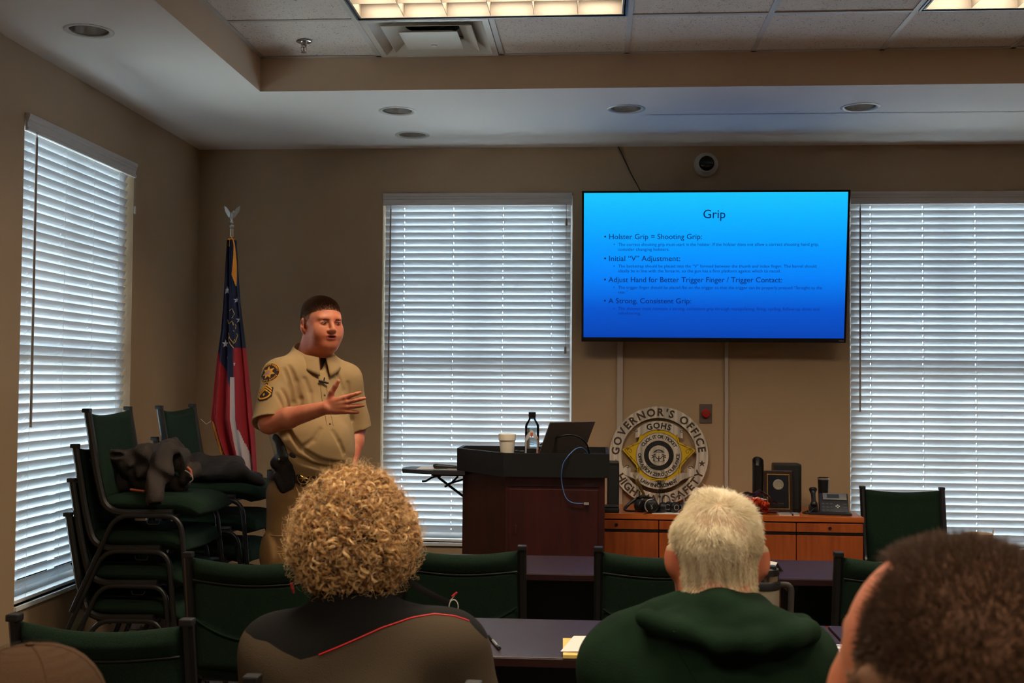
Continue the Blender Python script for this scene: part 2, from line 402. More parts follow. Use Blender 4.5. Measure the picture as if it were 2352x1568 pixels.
# ------------------------------------------------------------------ windows and blinds
M_glass = mat('window_glass', (255, 255, 255), .0, trans=1, spec=.5)
def glass_mat():
    m = bpy.data.materials.new('window_glass'); m.use_nodes = True; N, L = m.node_tree.nodes, m.node_tree.links
    N.remove(N['Principled BSDF']); tr = N.new('ShaderNodeBsdfTransparent'); tr.inputs[0].default_value = (.9, .94, .93, 1)
    gl = N.new('ShaderNodeBsdfGlossy'); gl.inputs['Roughness'].default_value = .02; fr = N.new('ShaderNodeFresnel'); fr.inputs[0].default_value = 1.3
    mx = N.new('ShaderNodeMixShader'); L.new(fr.outputs[0], mx.inputs[0]); L.new(tr.outputs[0], mx.inputs[1]); L.new(gl.outputs[0], mx.inputs[2]); L.new(mx.outputs[0], N['Material Output'].inputs[0]); return m
M_glass = glass_mat()
def slat_mat():
    m = mat('blind_slat', (226, 226, 226), .4, spec=.35); N, L = m.node_tree.nodes, m.node_tree.links
    p = N['Principled BSDF']; tl = N.new('ShaderNodeBsdfTranslucent'); tl.inputs[0].default_value = (.72, .76, .8, 1)
    mx = N.new('ShaderNodeMixShader'); mx.inputs[0].default_value = .14
    L.new(p.outputs[0], mx.inputs[1]); L.new(tl.outputs[0], mx.inputs[2]); L.new(mx.outputs[0], N['Material Output'].inputs[0]); return m
M_slat = slat_mat()
M_val = mat('valance_white', (206, 202, 198), .5)
M_frame = mat('window_frame_white', (210, 212, 214), .5)
M_wand = mat('wand_plastic', (150, 140, 128), .4)
def window(idx, origin, rz, w, label, wand_x, wand_len, tassels, cords):
    h = ZT-ZB
    t = link('window_%d' % idx, None, None, origin, (0, 0, rz)); t['kind'] = 'structure'
    f = MB(); y0, y1 = .095, .155; e = .055
    f.box((0, y0, 0), (w, y1, e)); f.box((0, y0, h-e), (w, y1, h)); f.box((0, y0, e), (e, y1, h-e)); f.box((w-e, y0, e), (w, y1, h-e))
    f.box((e, y0+.01, h/2-.025), (w-e, y1-.01, h/2+.025))
    f.build('window_frame', M_frame, t)
    for z0, z1 in ((e, h/2-.025), (h/2+.025, h-e)):
        MB().box((e, .123, z0), (w-e, .127, z1)).build('pane', M_glass, t)
    mu = MB()
    for k in (1,):
        mu.box((w/2-.011, .118, e), (w/2+.011, .132, h/2-.025)); mu.box((w/2-.011, .118, h/2+.025), (w/2+.011, .132, h-e))
    for z in (h*.25+.01, h*.75): mu.box((e, .118, z-.011), (w-e, .132, z+.011))
    mu.build('muntin', M_frame, t)
    MB().box((-.0, -.012, -.02), (w+.0, .095, .0), bev=.003).build('sill', M_frame, t)
    # the blind
    b = thing('window_blind', label, 'blind', origin, rz, 'slatted window blinds')
    x0, x1 = .012, w-.012
    pr = [(0, 0), (-.014, 0), (-.016, .012), (-.011, .016), (-.011, .036), (-.016, .042), (-.016, .05), (-.02, .056), (-.022, .066), (-.022, .074), (0, .074)]
    n = len(pr); v = [(xx, a+.0, h-.076+z) for xx in (.0+.004, w-.004) for a, z in pr]
    MB().add(v, [tuple(range(n))[::-1], tuple(range(n, 2*n))]+[(i, (i+1) % n, n+(i+1) % n, n+i) for i in range(n)]).build('valance', M_val, b)
    MB().box((x0, .015, h-.05), (x1, .065, h-.004)).build('head_rail', M_vinyl, b)
    pitch, sw, th = .0429, .0505, math.radians(61.5); yc = .042
    hole = .0013; hw = .006
    ux, uz = -math.cos(th), math.sin(th)       # room edge up
    nx_, nz_ = -uz, ux
    X = [x0]
    for c in cords: X += [x0+c-hole, x0+c+hole]
    X.append(x1); S = [-sw/2, -hw, hw, sw/2]; v, fc = [], []
    def P(x, s, side):
        bow = .0016*(1-(s/(sw/2))**2)
        return (x, s*ux+(side*.0013+bow)*nx_, s*uz+(side*.0013+bow)*nz_)
    for x in X:
        for s in S:
            v += [P(x, s, -1), P(x, s, 1)]
    def id_(i, j, k): return (i*4+j)*2+k
    for i in range(len(X)-1):
        for j in range(3):
            if j == 1 and i % 2 == 1: continue
            fc += [(id_(i, j, 0), id_(i, j+1, 0), id_(i+1, j+1, 0), id_(i+1, j, 0)), (id_(i, j, 1), id_(i+1, j, 1), id_(i+1, j+1, 1), id_(i, j+1, 1))]
        for j, q in ((0, 0), (3, 1)): fc.append((id_(i, j, 0), id_(i+1, j, 0), id_(i+1, j, 1), id_(i, j, 1)))
    for i in (0, len(X)-1): fc.append((id_(i, 0, 0), id_(i, 3, 0), id_(i, 3, 1), id_(i, 0, 1)))
    sm = None; ztop = h-.076-.012; k = 0; zs = []
    while ztop-k*pitch > .040: zs.append(ztop-k*pitch); k += 1
    for z in zs:
        if sm is None: sm = MB().add(v, fc).build('slat', M_slat, b); o = sm
        else: o = sm.copy(); C.objects.link(o)
        o.location = (random.uniform(-.0012, .0012), yc, z+random.uniform(-.0005, .0005)); o.rotation_euler = (random.uniform(-.012, .012), 0, 0)
    MB().box((x0, yc-.024, .003), (x1, yc+.024, .019), bev=.003).build('bottom_rail', M_vinyl, b)
    for c in cords:
        q = MB(); xx = x0+c
        for dy in (-.026, .026): q.tube([(xx, yc+dy, h-.06), (xx, yc+dy, .015)], .0008, 5)
        for z in zs: q.tube([(xx+.0, yc-.026, z+.012), (xx, yc+.026, z-.034)], .0006, 4)
        q.build('ladder_cord', M_cord, b)
    q = MB().tube([(wand_x, -.03, h-.075), (wand_x, -.032, h-.1)], .002, 6); q.tube([(wand_x, -.032, h-.1), (wand_x-.004, -.034, h-.1-wand_len)], [.0045, .0055], 8); q.build('tilt_wand', M_wand, b, smooth=40)
    for (cx_, l) in tassels:
        q = MB().tube([(cx_, -.016, h-.07), (cx_, -.018, h-.07-l)], .0008, 5); q.lathe([(.002, .0), (.006, -.006), (.007, -.04), (.004, -.044)], 10, mt=Matrix.Translation((cx_, -.018, h-.07-l))); q.build('lift_cord', M_wand, b)
    # daylight enters here: a portal guides the sky's light, it adds none
    l = bpy.data.lights.new('sky_portal', 'AREA'); l.shape = 'RECTANGLE'; l.size = w; l.size_y = h; l.cycles.is_portal = True
    link('sky_portal', l, t, (w/2, .165, h/2), (-PI/2, 0, 0))
cd = (.118, .425, .732, 1.035)
window(1, (XL, WLY[0], ZB), PI/2, WLY[1]-WLY[0], 'white slatted blind on the left wall behind the stacked chairs', .05, 1.27, [(1.17, .16)], cd)
window(2, (W1[0], D, ZB), 0, W1[1]-W1[0], 'white slatted blind between the presenter and the television', .055, 1.19, [(1.135, .09), (1.133, .87)], cd)
window(3, (W2[0], D, ZB), 0, W2[1]-W2[0], 'white slatted blind to the right of the television', .055, 1.22, [(1.135, .09)], cd)
# outdoors
struct(MB().box((-40, D+WT+.01, -.35), (40, 60, -.3)).build('parking_ground', mat('concrete_ground', (232, 230, 226), .8, rgb2=(200, 200, 200), scale=.6)))
struct(MB().box((-60, -20, -.36), (XL-WT-.01, 60, -.31)).build('side_ground', mat('side_concrete', (232, 230, 224), .8, rgb2=(196, 196, 192), scale=.8)))
# ------------------------------------------------------------------ chairs
M_green = mat('green_tweed', (36, 56, 42), .95, rgb2=(16, 32, 24), scale=420, bump=.5, bscale=700, lo=.3, hi=.7, spec=.15)
M_frame_blk = mat('chair_frame_black', (26, 25, 25), .38, metal=.2, spec=.6)
M_strip = mat('piping_strip', (12, 14, 13), .5)
def pad(nu, nv, f_mid, w_fn, th, name, m, parent, edge=.5):
    """closed cushion: f_mid(u,v) centre point, normal offset from w_fn(u,v) -> (front, back) offsets"""
    mb = MB()
    fr = [[None]*nu for _ in range(nv)]
    V = []
    for side in (0, 1):
        for j in range(nv):
            for i in range(nu):
                u, v = i/(nu-1), j/(nv-1); p, nrm = f_mid(u, v)
                e = min(1, min(u, 1-u, v, 1-v)/.08) if edge else 1
                e = math.sqrt(max(0, 1-(1-e)**2))*.85+.15
                d = w_fn(u, v)[side]*e
                V.append(tuple(Vector(p)+Vector(nrm)*(d if side == 0 else -d)))
    n = nu*nv; F = []
    for j in range(nv-1):
        for i in range(nu-1):
            a = j*nu+i; F += [(a, a+1, a+nu+1, a+nu), (n+a, n+a+nu, n+a+nu+1, n+a+1)]
    for i in range(nu-1):
        F += [(i, n+i, n+i+1, i+1), ((nv-1)*nu+i, (nv-1)*nu+i+1, n+(nv-1)*nu+i+1, n+(nv-1)*nu+i)]
    for j in range(nv-1):
        a, b = j*nu, (j+1)*nu; F += [(a, b, n+b, n+a), (a+nu-1, n+a+nu-1, n+b+nu-1, b+nu-1)]
    return mb.add(V, F).build(name, m, parent, smooth=70, weld=True)
HW = .222
def post_path(s):
    x = s*HW
    return rounded([(x, -.262, .872), (x, -.205, .56), (x, -.165, .425), (x, .13, .43)], .09, 6)
def make_chair(label):
    t = thing('stacking_chair', label, 'chair')
    for s in (-1, 1):
        o = MB().tube(post_path(s), .0125, 8, sq=1, up=(1, 0, 0)).build('back_post', M_frame_blk, t, smooth=35)
        MB().box((s*HW-.0165, -.281, .862), (s*HW+.0165, -.247, .88), bev=.004).build('post_cap', M_black, o)
        x = s*(HW+.014)
        MB().tube(rounded([(x+s*.02, -.30, .0), (x, -.12, .418), (x, .17, .418), (x+s*.01, .215, .0)], .07, 7), .0115, 10).build('side_frame', M_frame_blk, t, smooth=50)
    q = MB(); q.tube([(-HW, .12, .418), (HW, .12, .418)], .009, 8); q.tube([(-HW, -.12, .418), (HW, -.12, .418)], .009, 8)
    q.build('cross_bar', M_frame_blk, t, smooth=50)
    for s in (-1, 1):
        MB().tube(rounded([(s*(HW+.016), .02, .40), (s*(HW+.016), .025, .382), (s*(HW+.016), .075, .382), (s*(HW+.016), .08, .40)], .008, 3), .0022, 6).build('ganging_hook', M_frame_blk, t)
    # seat: waterfall front
    def seat(u, v):
        x = (u-.5)*.44; y = -.2+v*.45; z = .462-.10*max(0, (v-.72)/.28)**2.2*.38; a = max(0, (v-.72)/.28)*.7
        return (x, y, z-.004*math.cos(2*PI*(u-.5))), (0, math.sin(a), math.cos(a))
    pad(15, 17, seat, lambda u, v: (.03+.01*math.sin(PI*u), .034+.01*v), .05, 'seat', M_green, t)
    # backrest: hammocked between the posts
    def back(u, v):
        x = (u-.5)*(2*HW-.026); z = .475+v*(.385-.016*math.sin(PI*u)); y = -.20-.062*(z-.5)/.37
        return (x, y-.03*math.sin(PI*u)*(.55+.45*v), z), (0, .985, .17)
    def bt(u, v):
        roll = math.exp(-((v-.92)/.06)**2)*.011; seam = -.006*math.exp(-((v-.815)/.012)**2)
        belly = .012 if v < .30+.18*(abs(u-.5)*2)**2 else 0
        return (.02+.006*math.sin(PI*u)+roll*.4, .014+roll+seam+belly)
    bk = pad(25, 49, back, bt, .05, 'backrest', M_green, t)
    q = MB(); pts = []
    for i in range(21):
        u = .01+.98*i/20; p, nrm = back(u, .815); pts.append(Vector(p)-Vector(nrm)*.0145)
    q.tube(pts, .0032, 6, sx=1.0).build('seam_strip', M_strip, bk, smooth=60)
    pts = []
    for i in range(25):
        u = .01+.98*i/24; v = .31+.18*(abs(u-.5)*2)**2; p, nrm = back(u, v); pts.append(Vector(p)-Vector(nrm)*.0265)
    MB().tube(pts, .004, 6).build('pocket_piping', M_green, bk, smooth=60)
    return t
ch = make_chair('green fabric chair of the front row between the chair stacks and the curly hair')
GR = 'green chairs set out for the audience'
ch['group'] = GR
def chair_at(pxl, pyl, label, side, rz=0, first=False, Y=None):
    # pixel of an outer top corner of the back
    p = at(pxl, pyl, Z=.88); loc = (p.x+side*.235, p.y+.262, 0)
    if first: ch.location = loc; ch.rotation_euler = (0, 0, rz); return ch
    c = copy_tree(ch, label, loc, rz); c['group'] = GR; return c
chair_at(427, 1267, None, 1, first=True, rz=-.02)
chair_at(1206, 1252, 'green fabric chair between the curly haired person and the lectern, its right post in view', -1, rz=.01)
chair_at(1366, 1254, 'green fabric chair whose left post stands just left of the white haired man', 1)
chair_at(1917, 1266, 'green fabric chair at the right of the first row, behind the dark haired head', 1)
chair_at(26, 1409, 'green fabric chair at the lower left with its whole top edge in view', 1, rz=-.02)
chair_at(568, 1549, 'green fabric chair that the curly haired person sits on', 1, rz=-.01)
p = at(1640, 1440, Y=1.95); c = copy_tree(ch, 'green fabric chair under the white haired man in the hooded top', (.245, 2.25, 0), 0); c['group'] = GR
c = copy_tree(ch, 'green fabric chair that the dark haired man at the lower right sits on', (.42, 1.18, 0), .1); c['group'] = GR
c = copy_tree(ch, 'green fabric chair that the person in the brown cap sits on', (-.62, 1.5, 0), 0); c['group'] = GR
p = at(1978, 1116, Z=.88)
c = copy_tree(ch, 'green fabric chair at the right end of the wooden credenza, before the right blind', (p.x+.225, p.y-.25, 0), PI-.03); c['group'] = GR
# the two stacks, facing along the left wall into the room
SG1, SG2 = 'green chairs stacked by the left window', 'green chairs stacked in the corner by the flag'
for k, (dx, z) in enumerate(((-.075, 0), (-.062, .15), (-.05, .30), (0, .455))):
    c = copy_tree(ch, 'green stacked chair under the left window, %s' % ('bottom of its stack', 'second from the bottom', 'third from the bottom', 'top one with a brown jacket')[k], (-1.965+dx, 5.135, z), -PI/2); c['group'] = SG1
for k, (dx, z) in enumerate(((-.06, 0), (-.04, .15), (-.02, .30), (0, .455))):
    c = copy_tree(ch, 'green stacked chair in the corner beside the flag, %s' % ('bottom of its stack', 'second from the bottom', 'third from the bottom', 'top one with a dark jacket')[k], (-1.895+dx, 5.80, z), -PI/2-.02); c['group'] = SG2

# ------------------------------------------------------------------ tables
M_laminate = mat('dark_cherry_laminate', (46, 27, 32), .42, rgb2=(38, 21, 26), scale=14, spec=.35, stretch=(1, 9, 1), coat=.05)
M_edge = mat('table_edge', (44, 20, 20), .4)
def table(name, label, x0, x1, y0, y1, z=.74):
    t = thing(name, label, 'table', ((x0+x1)/2, (y0+y1)/2, 0)); hx, hy = (x1-x0)/2-.002, (y1-y0)/2
    tp = MB().box((-hx, -hy, z-.026), (hx, hy, z), bev=.004).build('tabletop', M_laminate, t)
    MB().box((-hx+.001, -hy-.003, z-.025), (hx-.001, -hy, z-.003), bev=.001).build('edge_band', M_edge, tp)
    MB().box((-hx+.1, .05, z-.23), (hx-.1, .068, z-.03)).build('modesty_panel', M_black, t)
    for s in (-1, 1):
        l = MB(); x = s*(hx-.12)
        l.box((x-.02, -hy+.06, z-.06), (x+.02, hy-.06, z-.027)); l.box((x-.022, -.03, .03), (x+.022, .03, z-.05)); l.box((x-.025, -hy+.03, 0.0), (x+.025, hy-.03, .03), bev=.008)
        l.build('leg', M_frame_blk, t)
    return t
table('training_table', 'dark cherry table between the podium and the first row of chairs, left section', -1.0, .62, 4.40, 4.86)
table('training_table', 'dark cherry table in front of the credenza, section right of the white haired man', .624, 2.1, 4.40, 4.86)
JX = .695
table('training_table', 'dark cherry table before the white haired man, holding the yellow pad and pen', JX-1.52, JX, 3.07, 3.565)
table('training_table', 'dark cherry table at the lower right, with name badge sheets on it', JX+.004, JX+1.524, 3.07, 3.565)

# ------------------------------------------------------------------ credenza
M_oak = mat('cherry_veneer', (172, 84, 32), .38, rgb2=(144, 66, 23), scale=5, stretch=(6, 6, .7), coat=.25, spec=.5)
M_oakt = mat('cherry_top', (198, 104, 44), .32, rgb2=(170, 84, 34), scale=5, stretch=(.6, 6, 6), coat=.3)
M_gap = mat('credenza_pull_black', (16, 12, 10), .4)
CZ = .735; cy0 = at(1985, 1188, Z=CZ).y; CX1 = at(1985, 1188, Z=CZ).x; CX0 = -.42
t = thing('credenza', 'long orange brown wooden credenza under the television', 'cabinet', (CX0, cy0, 0)); w = CX1-CX0; dp = D-.012-cy0
MB().box((0, 0, CZ-.03), (w, dp, CZ), bev=.003).build('top', M_oakt, t)
MB().box((.012, .02, .06), (w-.012, dp-.01, CZ-.03)).build('carcass', M_gap, t)
MB().box((.02, .04, 0), (w-.02, dp-.02, .06)).build('plinth', M_black, t)
cols = [0.006]+[at(px, 1250, Y=cy0).x-CX0 for px in (1513, 1829)]+[w-.004]
cols = [.006, cols[1]-.43, cols[1], (cols[1]+cols[2])/2, cols[2], w-.004]
for i in range(5):
    a, b = cols[i]+.0025, cols[i+1]-.0025
    o = MB().box((a, -.002, CZ-.085), (b, .02, CZ-.037), bev=.0015).build('drawer', M_oak, t)
    MB().box((a, .002, CZ-.1), (b, .018, CZ-.088)).build('finger_pull', M_gap, o)
    if i in (1, 4): MB().lathe([(.0, .0), (.008, .0), (.009, -.003), (.007, -.006), (0, -.006)], 16, mt=Matrix.Translation(((a+b)/2-.02*(i == 1), -.002, CZ-.062)) @ Matrix.Rotation(-PI/2, 4, 'X'), cap=False).build('lock', M_black, o)
    MB().box((a, -.002, .07), (b, .02, CZ-.103), bev=.0015).build('door', M_oak, t)

# ------------------------------------------------------------------ podium
M_mahog = mat('mahogany_laminate', (64, 20, 16), .42, rgb2=(48, 14, 12), scale=4, stretch=(7, 7, .6), coat=.15)
M_podblk = mat('podium_black', (15, 15, 16), .5, bump=.1, bscale=300)
PY = 5.62; pl = at(1156, 1040, Y=PY); pr_ = at(1400, 1042, Y=PY); PZ = pl.z; pbl = at(1050, 1031, Y=PY+.36)
t = thing('lectern', 'tall dark mahogany lectern with a black top tray and a side shelf', 'lectern', (pl.x, PY, 0)); pw = pr_.x-pl.x
bx = pbl.x-pl.x
outer = [(0, 0), (pw, 0), (pw, .62), (bx, .62), (bx, .36)]
inner = [(.012, .02), (pw-.022, .02), (pw-.022, .60), (bx+.03, .60), (bx+.03, .37)]
b0 = PZ-.115
MB().prism(inner, .02, b0).build('body', M_mahog, t)
MB().prism([(x*1.0, y+.02) for x, y in inner], 0, .02).build('plinth', M_black, t)
q = MB()
n = len(outer)
cen = Vector((pw*.4, .35))
ins = [tuple(Vector(p)+(cen-Vector(p)).normalized()*.022) for p in outer]
v = [(x, y, PZ) for x, y in outer]+[(x, y, PZ) for x, y in ins]+[(x, y, PZ-.03) for x, y in ins]+[(x, y, b0) for x, y in outer]
f = [(i, (i+1) % n, n+(i+1) % n, n+i) for i in range(n)]+[(n+i, n+(i+1) % n, 2*n+(i+1) % n, 2*n+i) for i in range(n)]+[tuple(range(2*n, 3*n))]+[(3*n+i, 3*n+(i+1) % n, (i+1) % n, i) for i in range(n)]+[tuple(range(3*n, 4*n))[::-1]]
q.add(v, f).build('top_tray', M_podblk, t)
MB().box((.03, .012, .08), (pw-.055, .0205, b0-.06), bev=.002).build('front_panel', M_mahog, t)
MB().box((.062, .004, b0-.28), (.066, .013, b0-.235), bev=.001).build('door_pull', mat('brass_pull', (170, 140, 90), .3, metal=1), t)
# front trim groove lines
q = MB(); q.box((.02, .016, b0-.045), (pw-.05, .0205, b0-.043)); q.build('panel_groove', M_podblk, t)
# side shelf with folding bracket
def pod(px, py, dy): 
    p_ = at(px, py, Y=PY+dy); return (p_.x-pl.x, dy, p_.z)
sh = pod(921, 1075, .45)
sz = sh[2]; poly = [(sh[0], .50), (sh[0]+.015, .40), (sh[0]+.16, .33), (bx+.05, .30), (bx+.05, .62), (sh[0]+.03, .60)]
MB().prism(poly, sz-.02, sz).build('side_shelf', mat('shelf_laminate', (50, 48, 54), .4), t)
q = MB(); q.box((bx-.14, .40, sz-.034), (bx+.03, .425, sz-.02)); q.tube([(bx+.03, .41, sz-.14), (bx-.1, .41, sz-.045), (bx-.11, .41, sz-.03)], .007, 6)
q.tube(smoothpath([(bx-.09, .41, sz-.035), (bx-.13, .41, sz-.04), (bx-.17, .41, sz-.062), (bx-.19, .41, sz-.064)], 4), .006, 6)
q.tube(smoothpath([(bx+.0, .41, sz-.035), (bx-.04, .41, sz-.075), (bx-.07, .41, sz-.09)], 4), .006, 6); q.tube([(bx+.03, .41, sz-.05), (bx-.05, .41, sz-.075)], .006, 6)
q.build('folding_bracket', M_black, t)
POD = (pl.x, PY, PZ-.03); SHELF = (pl.x, PY, sz)

# things on the lectern
def px_thing(name, label, cat, px, Y, z, rz=0, group=None):
    p_ = at(px, 1000, Y=Y); return thing(name, label, cat, (p_.x, Y, z), rz, group)
zt = PZ-.03
t = px_thing('foam_cup', 'white foam cup on the lectern beside the water bottle', 'cup', 1165, PY+.1, zt)
M_foam = mat('foam_white', (250, 240, 222), .7, bump=.05, bscale=300)
MB().lathe([(.0, .002), (.030, .0), (.031, .004), (.0395, .086), (.0425, .088), (.0435, .112), (.0435, .118), (.041, .119), (.040, .116), (.037, .08), (.029, .008), (.0, .008)], 36, cap=False).build('cup_body', M_foam, t, smooth=40)
t = px_thing('water_bottle', 'clear plastic water bottle with a dark cap on the lectern', 'bottle', 1222, PY+.1, zt)
def clear_mat(name, tint, ior=1.25, rough=.05):
    m = bpy.data.materials.new(name); m.use_nodes = True; N, L = m.node_tree.nodes, m.node_tree.links; N.remove(N['Principled BSDF'])
    a = N.new('ShaderNodeBsdfTransparent'); a.inputs[0].default_value = (*tint, 1); g_ = N.new('ShaderNodeBsdfGlossy'); g_.inputs['Roughness'].default_value = rough
    fr = N.new('ShaderNodeFresnel'); fr.inputs[0].default_value = ior; mx = N.new('ShaderNodeMixShader')
    L.new(fr.outputs[0], mx.inputs[0]); L.new(a.outputs[0], mx.inputs[1]); L.new(g_.outputs[0], mx.inputs[2]); L.new(mx.outputs[0], N['Material Output'].inputs[0]); return m
M_pet = clear_mat('clear_plastic', (.86, .9, .92), 1.45); M_water = mat('water', (235, 245, 250), .0, trans=1); M_water.node_tree.nodes['Principled BSDF'].inputs['IOR'].default_value = 1.33
bh = .222
MB().lathe([(.0, .004), (.026, .0), (.033, .006), (.0355, .02), (.0355, .155), (.033, .168), (.018, .192), (.0145, .197), (.0145, .206)], 32, cap=False).build('bottle_body', M_pet, t, smooth=50)
MB().lathe([(.0, .006), (.025, .003), (.0335, .01), (.0345, .022), (.0345, .150), (.0, .150)], 32, cap=False).build('water', M_water, t, smooth=50)
MB().lathe([(.0165, .195), (.0185, .198), (.0165, .2), (.0165, .203), (.018, .206), (.018, .226), (.016, .228), (0, .228)], 28, cap=False).build('cap', M_black, t, smooth=35)
lab = MB(); Rl = .0362
def wrapq(poly, z0=0):
    # patch of label wrapped on the bottle, in (angle, z)
    bm = bmesh.new(); vs_ = [bm.verts.new((a, z, 0)) for a, z in poly]; bm.faces.new(vs_)
    for k in range(-8, 9): bmesh.ops.bisect_plane(bm, geom=bm.verts[:]+bm.edges[:]+bm.faces[:], plane_co=(k*.18, 0, 0), plane_no=(1, 0, 0))
    bm.verts.index_update(); lab.add([(Rl*math.sin(v_.co.x), -Rl*math.cos(v_.co.x), v_.co.y) for v_ in bm.verts], [[v_.index for v_ in f_.verts] for f_ in bm.faces]); bm.free()
for s in (-1, 1):
    wrapq([(0, .142), (0, .118), (s*.75, .085), (s*.75, .02), (s*1.15, .02), (s*1.15, .10)])
lab.build('label_band', mat('label_white', (205, 205, 205), .5), t)
lab = MB(); Rl = .0366; wrapq([(-.16, .128), (.16, .128), (.16, .112), (0, .104), (-.16, .112)]); wrapq([(.8, .10), (1.1, .10), (1.1, .09), (.8, .09)]); wrapq([(.85, .045), (1.1, .045), (1.1, .02), (.85, .02)]); lab.build('label_mark', mat('label_orange', (205, 96, 52), .5), t)
v, f = text_mesh('smart\nwater', .011, 'CENTER'); MB().add([(x, -Rl-.0003+.5*x*x/Rl, .078+y) for x, y, z in v], f).build('label_text', mat('label_blue', (60, 84, 130), .5), t)
# laptop seen from behind
t = px_thing('laptop', 'open dark grey laptop on the lectern, its lid towards the audience', 'laptop', 1296, PY+.3, zt, 0)
lx = t.location.x; Ylap = PY+.16
A_ = [at(1236, 1038, Y=Ylap), at(1335, 1038, Y=Ylap), at(1361, 958, Y=Ylap+.02), at(1263, 957, Y=Ylap+.1)]
# lid leaning back towards the presenter
t.location = (A_[0].x*.5+A_[1].x*.5, PY+.2, zt); t.rotation_euler = (0, 0, .75)
mt = Matrix.Rotation(math.radians(28), 4, 'X')
lw_, lh_ = .30, .205
lid = MB().box((-lw_/2, -.004, 0.006), (lw_/2, .002, lh_), mt=mt, bev=.002).build('lid', mat('laptop_grey', (98, 90, 84), .5, metal=.2), t)
MB().box((-lw_/2+.008, .002, .014), (lw_/2-.008, .0026, lh_-.008), mt=mt).build('screen', M_black, t)
MB().box((-lw_/2, .0, 0.0), (lw_/2, .21, .012), bev=.003).build('base', mat('laptop_base', (60, 58, 58), .4, metal=.4), t)
MB().box((-lw_/2+.02, .03, .0121), (lw_/2-.02, .12, .0135)).build('keyboard', M_black, t)
# cables
def cable(name, label, pts, r, m, cat='cable', grp=None):
    o = MB().tube(smoothpath(pts, 8), r, 8).build(name, m, smooth=60); return tag(o, label, cat, grp)
P3 = lambda px, py, Y: at(px, py, Y=Y)
cable('power_cable', 'thick black cable arching over the back of the laptop', [P3(1240, 1022, PY+.12), P3(1262, 1010, PY+.11), P3(1300, 999, PY+.10), P3(1326, 1002, PY+.11), P3(1345, 1016, PY+.14), P3(1352, 1034, PY+.2), P3(1353, 1042, PY+.22)], .0042, M_black)
blu = mat('blue_cable', (70, 112, 170), .45)
o = cable('network_cable', 'blue network cable hanging down the front of the lectern', [P3(1350, 1040, PY+.1), P3(1337, 1028, PY+.05), P3(1322, 1031, PY+.02), P3(1306, 1046, PY-.008), P3(1294, 1064, PY-.012), P3(1290, 1085, PY-.01), P3(1290, 1105, PY+.0), P3(1295, 1130, PY+.0), P3(1303, 1147, PY+.0), P3(1318, 1155, PY+.0), P3(1340, 1156, PY+.0)], .0026, blu)
p = P3(1342, 1156.5, PY); MB().box((p.x-.002, p.y-.006, p.z-.006), (p.x+.022, p.y+.006, p.z+.006), bev=.001).build('plug', mat('plug_clear', (150, 150, 150), .3), o)
for k, px in enumerate((1187, 1199)):
    p = at(px, 1037, Y=PY+.3)
    tag(MB().box((p.x-.012, PY+.28, zt), (p.x+.012, PY+.31, p.z+.008-.003*k), bev=.003).build('presenter_adapter', M_black), 'small black adapter on the lectern between cup and bottle, %s one' % ('left', 'right')[k], 'adapter', 'small adapters on the lectern')
# paper and remote on the side shelf
M_paper = mat('paper_white', (225, 220, 214), .7)
o = MB(); p0 = (POD[0], PY)
o.box((bx-.22, .40, 0), (bx+.04, .56, .0015)); o.box((bx-.06, .42, .0015), (bx+.04, .55, .003)); tag(o.build('paper_sheets', M_paper, None, loc=(pl.x, PY, sz)), 'white paper sheets on the side shelf of the lectern', 'paper')
o = MB(); o.tube(smoothpath([(bx-.135, .44, .012), (bx-.12, .44, .014), (bx-.06, .44, .012), (bx+.0, .44, .009)], 4), [.006, .010, .012, .0125, .013, .0125, .012, .0115, .011, .0105, .010, .009, .007], 10, sx=1.6, up=(0, 0, 1))
tag(o.build('remote_control', M_black, None, smooth=60, loc=(pl.x, PY, sz)), 'black handheld remote lying on the paper on the side shelf', 'remote')

# ------------------------------------------------------------------ television
TL, TR_, BR, BL = at(1334, 440, Y=6.74), at(1951, 434, Y=6.74), at(1942, 784, Y=6.87), at(1336, 787, Y=6.87)
o0 = (BL+BR)/2; ex = (BR-BL+TR_-TL).normalized(); ez = ((TL-BL)+(TR_-BR)).normalized(); ey = ez.cross(ex).normalized()
tw = ((BR-BL).length+(TR_-TL).length)/2; thh = ((TL-BL).length+(TR_-BR).length)/2
ex = (Vector((ex.x, ex.y, ex.z*.0))).normalized(); ez = (ez-ex*ez.dot(ex)).normalized(); ey = ez.cross(ex)
tv = thing('television', 'wall mounted flat television showing a blue slide about grip', 'television')
m4 = Matrix((ex, ey, ez)).transposed().to_4x4(); m4.translation = o0
tv.matrix_world = m4
# local: x right, y into the wall, z up, origin bottom centre
MB().box((-tw/2, -.0, 0), (tw/2, .035, thh), bev=.004).build('housing', M_black, tv)
bz = .012
q = MB()
for a, b in (((-tw/2, -.004, 0), (tw/2, 0, .026)), ((-tw/2, -.004, thh-bz), (tw/2, 0, thh)), ((-tw/2, -.004, .026), (-tw/2+bz, 0, thh-bz)), ((tw/2-bz, -.004, .026), (tw/2, 0, thh-bz))): q.box(a, b)
q.build('bezel', mat('tv_bezel', (12, 12, 14), .2, spec=.6), tv)
sm = bpy.data.materials.new('slide_screen'); sm.use_nodes = True; N, L = sm.node_tree.nodes, sm.node_tree.links
pb = N['Principled BSDF']; pb.inputs['Base Color'].default_value = (.003, .003, .004, 1); pb.inputs['Roughness'].default_value = .3
tc = N.new('ShaderNodeTexCoord'); sp = N.new('ShaderNodeSeparateXYZ'); L.new(tc.outputs['Generated'], sp.inputs[0]); rp = N.new('ShaderNodeValToRGB'); L.new(sp.outputs['Z'], rp.inputs[0])
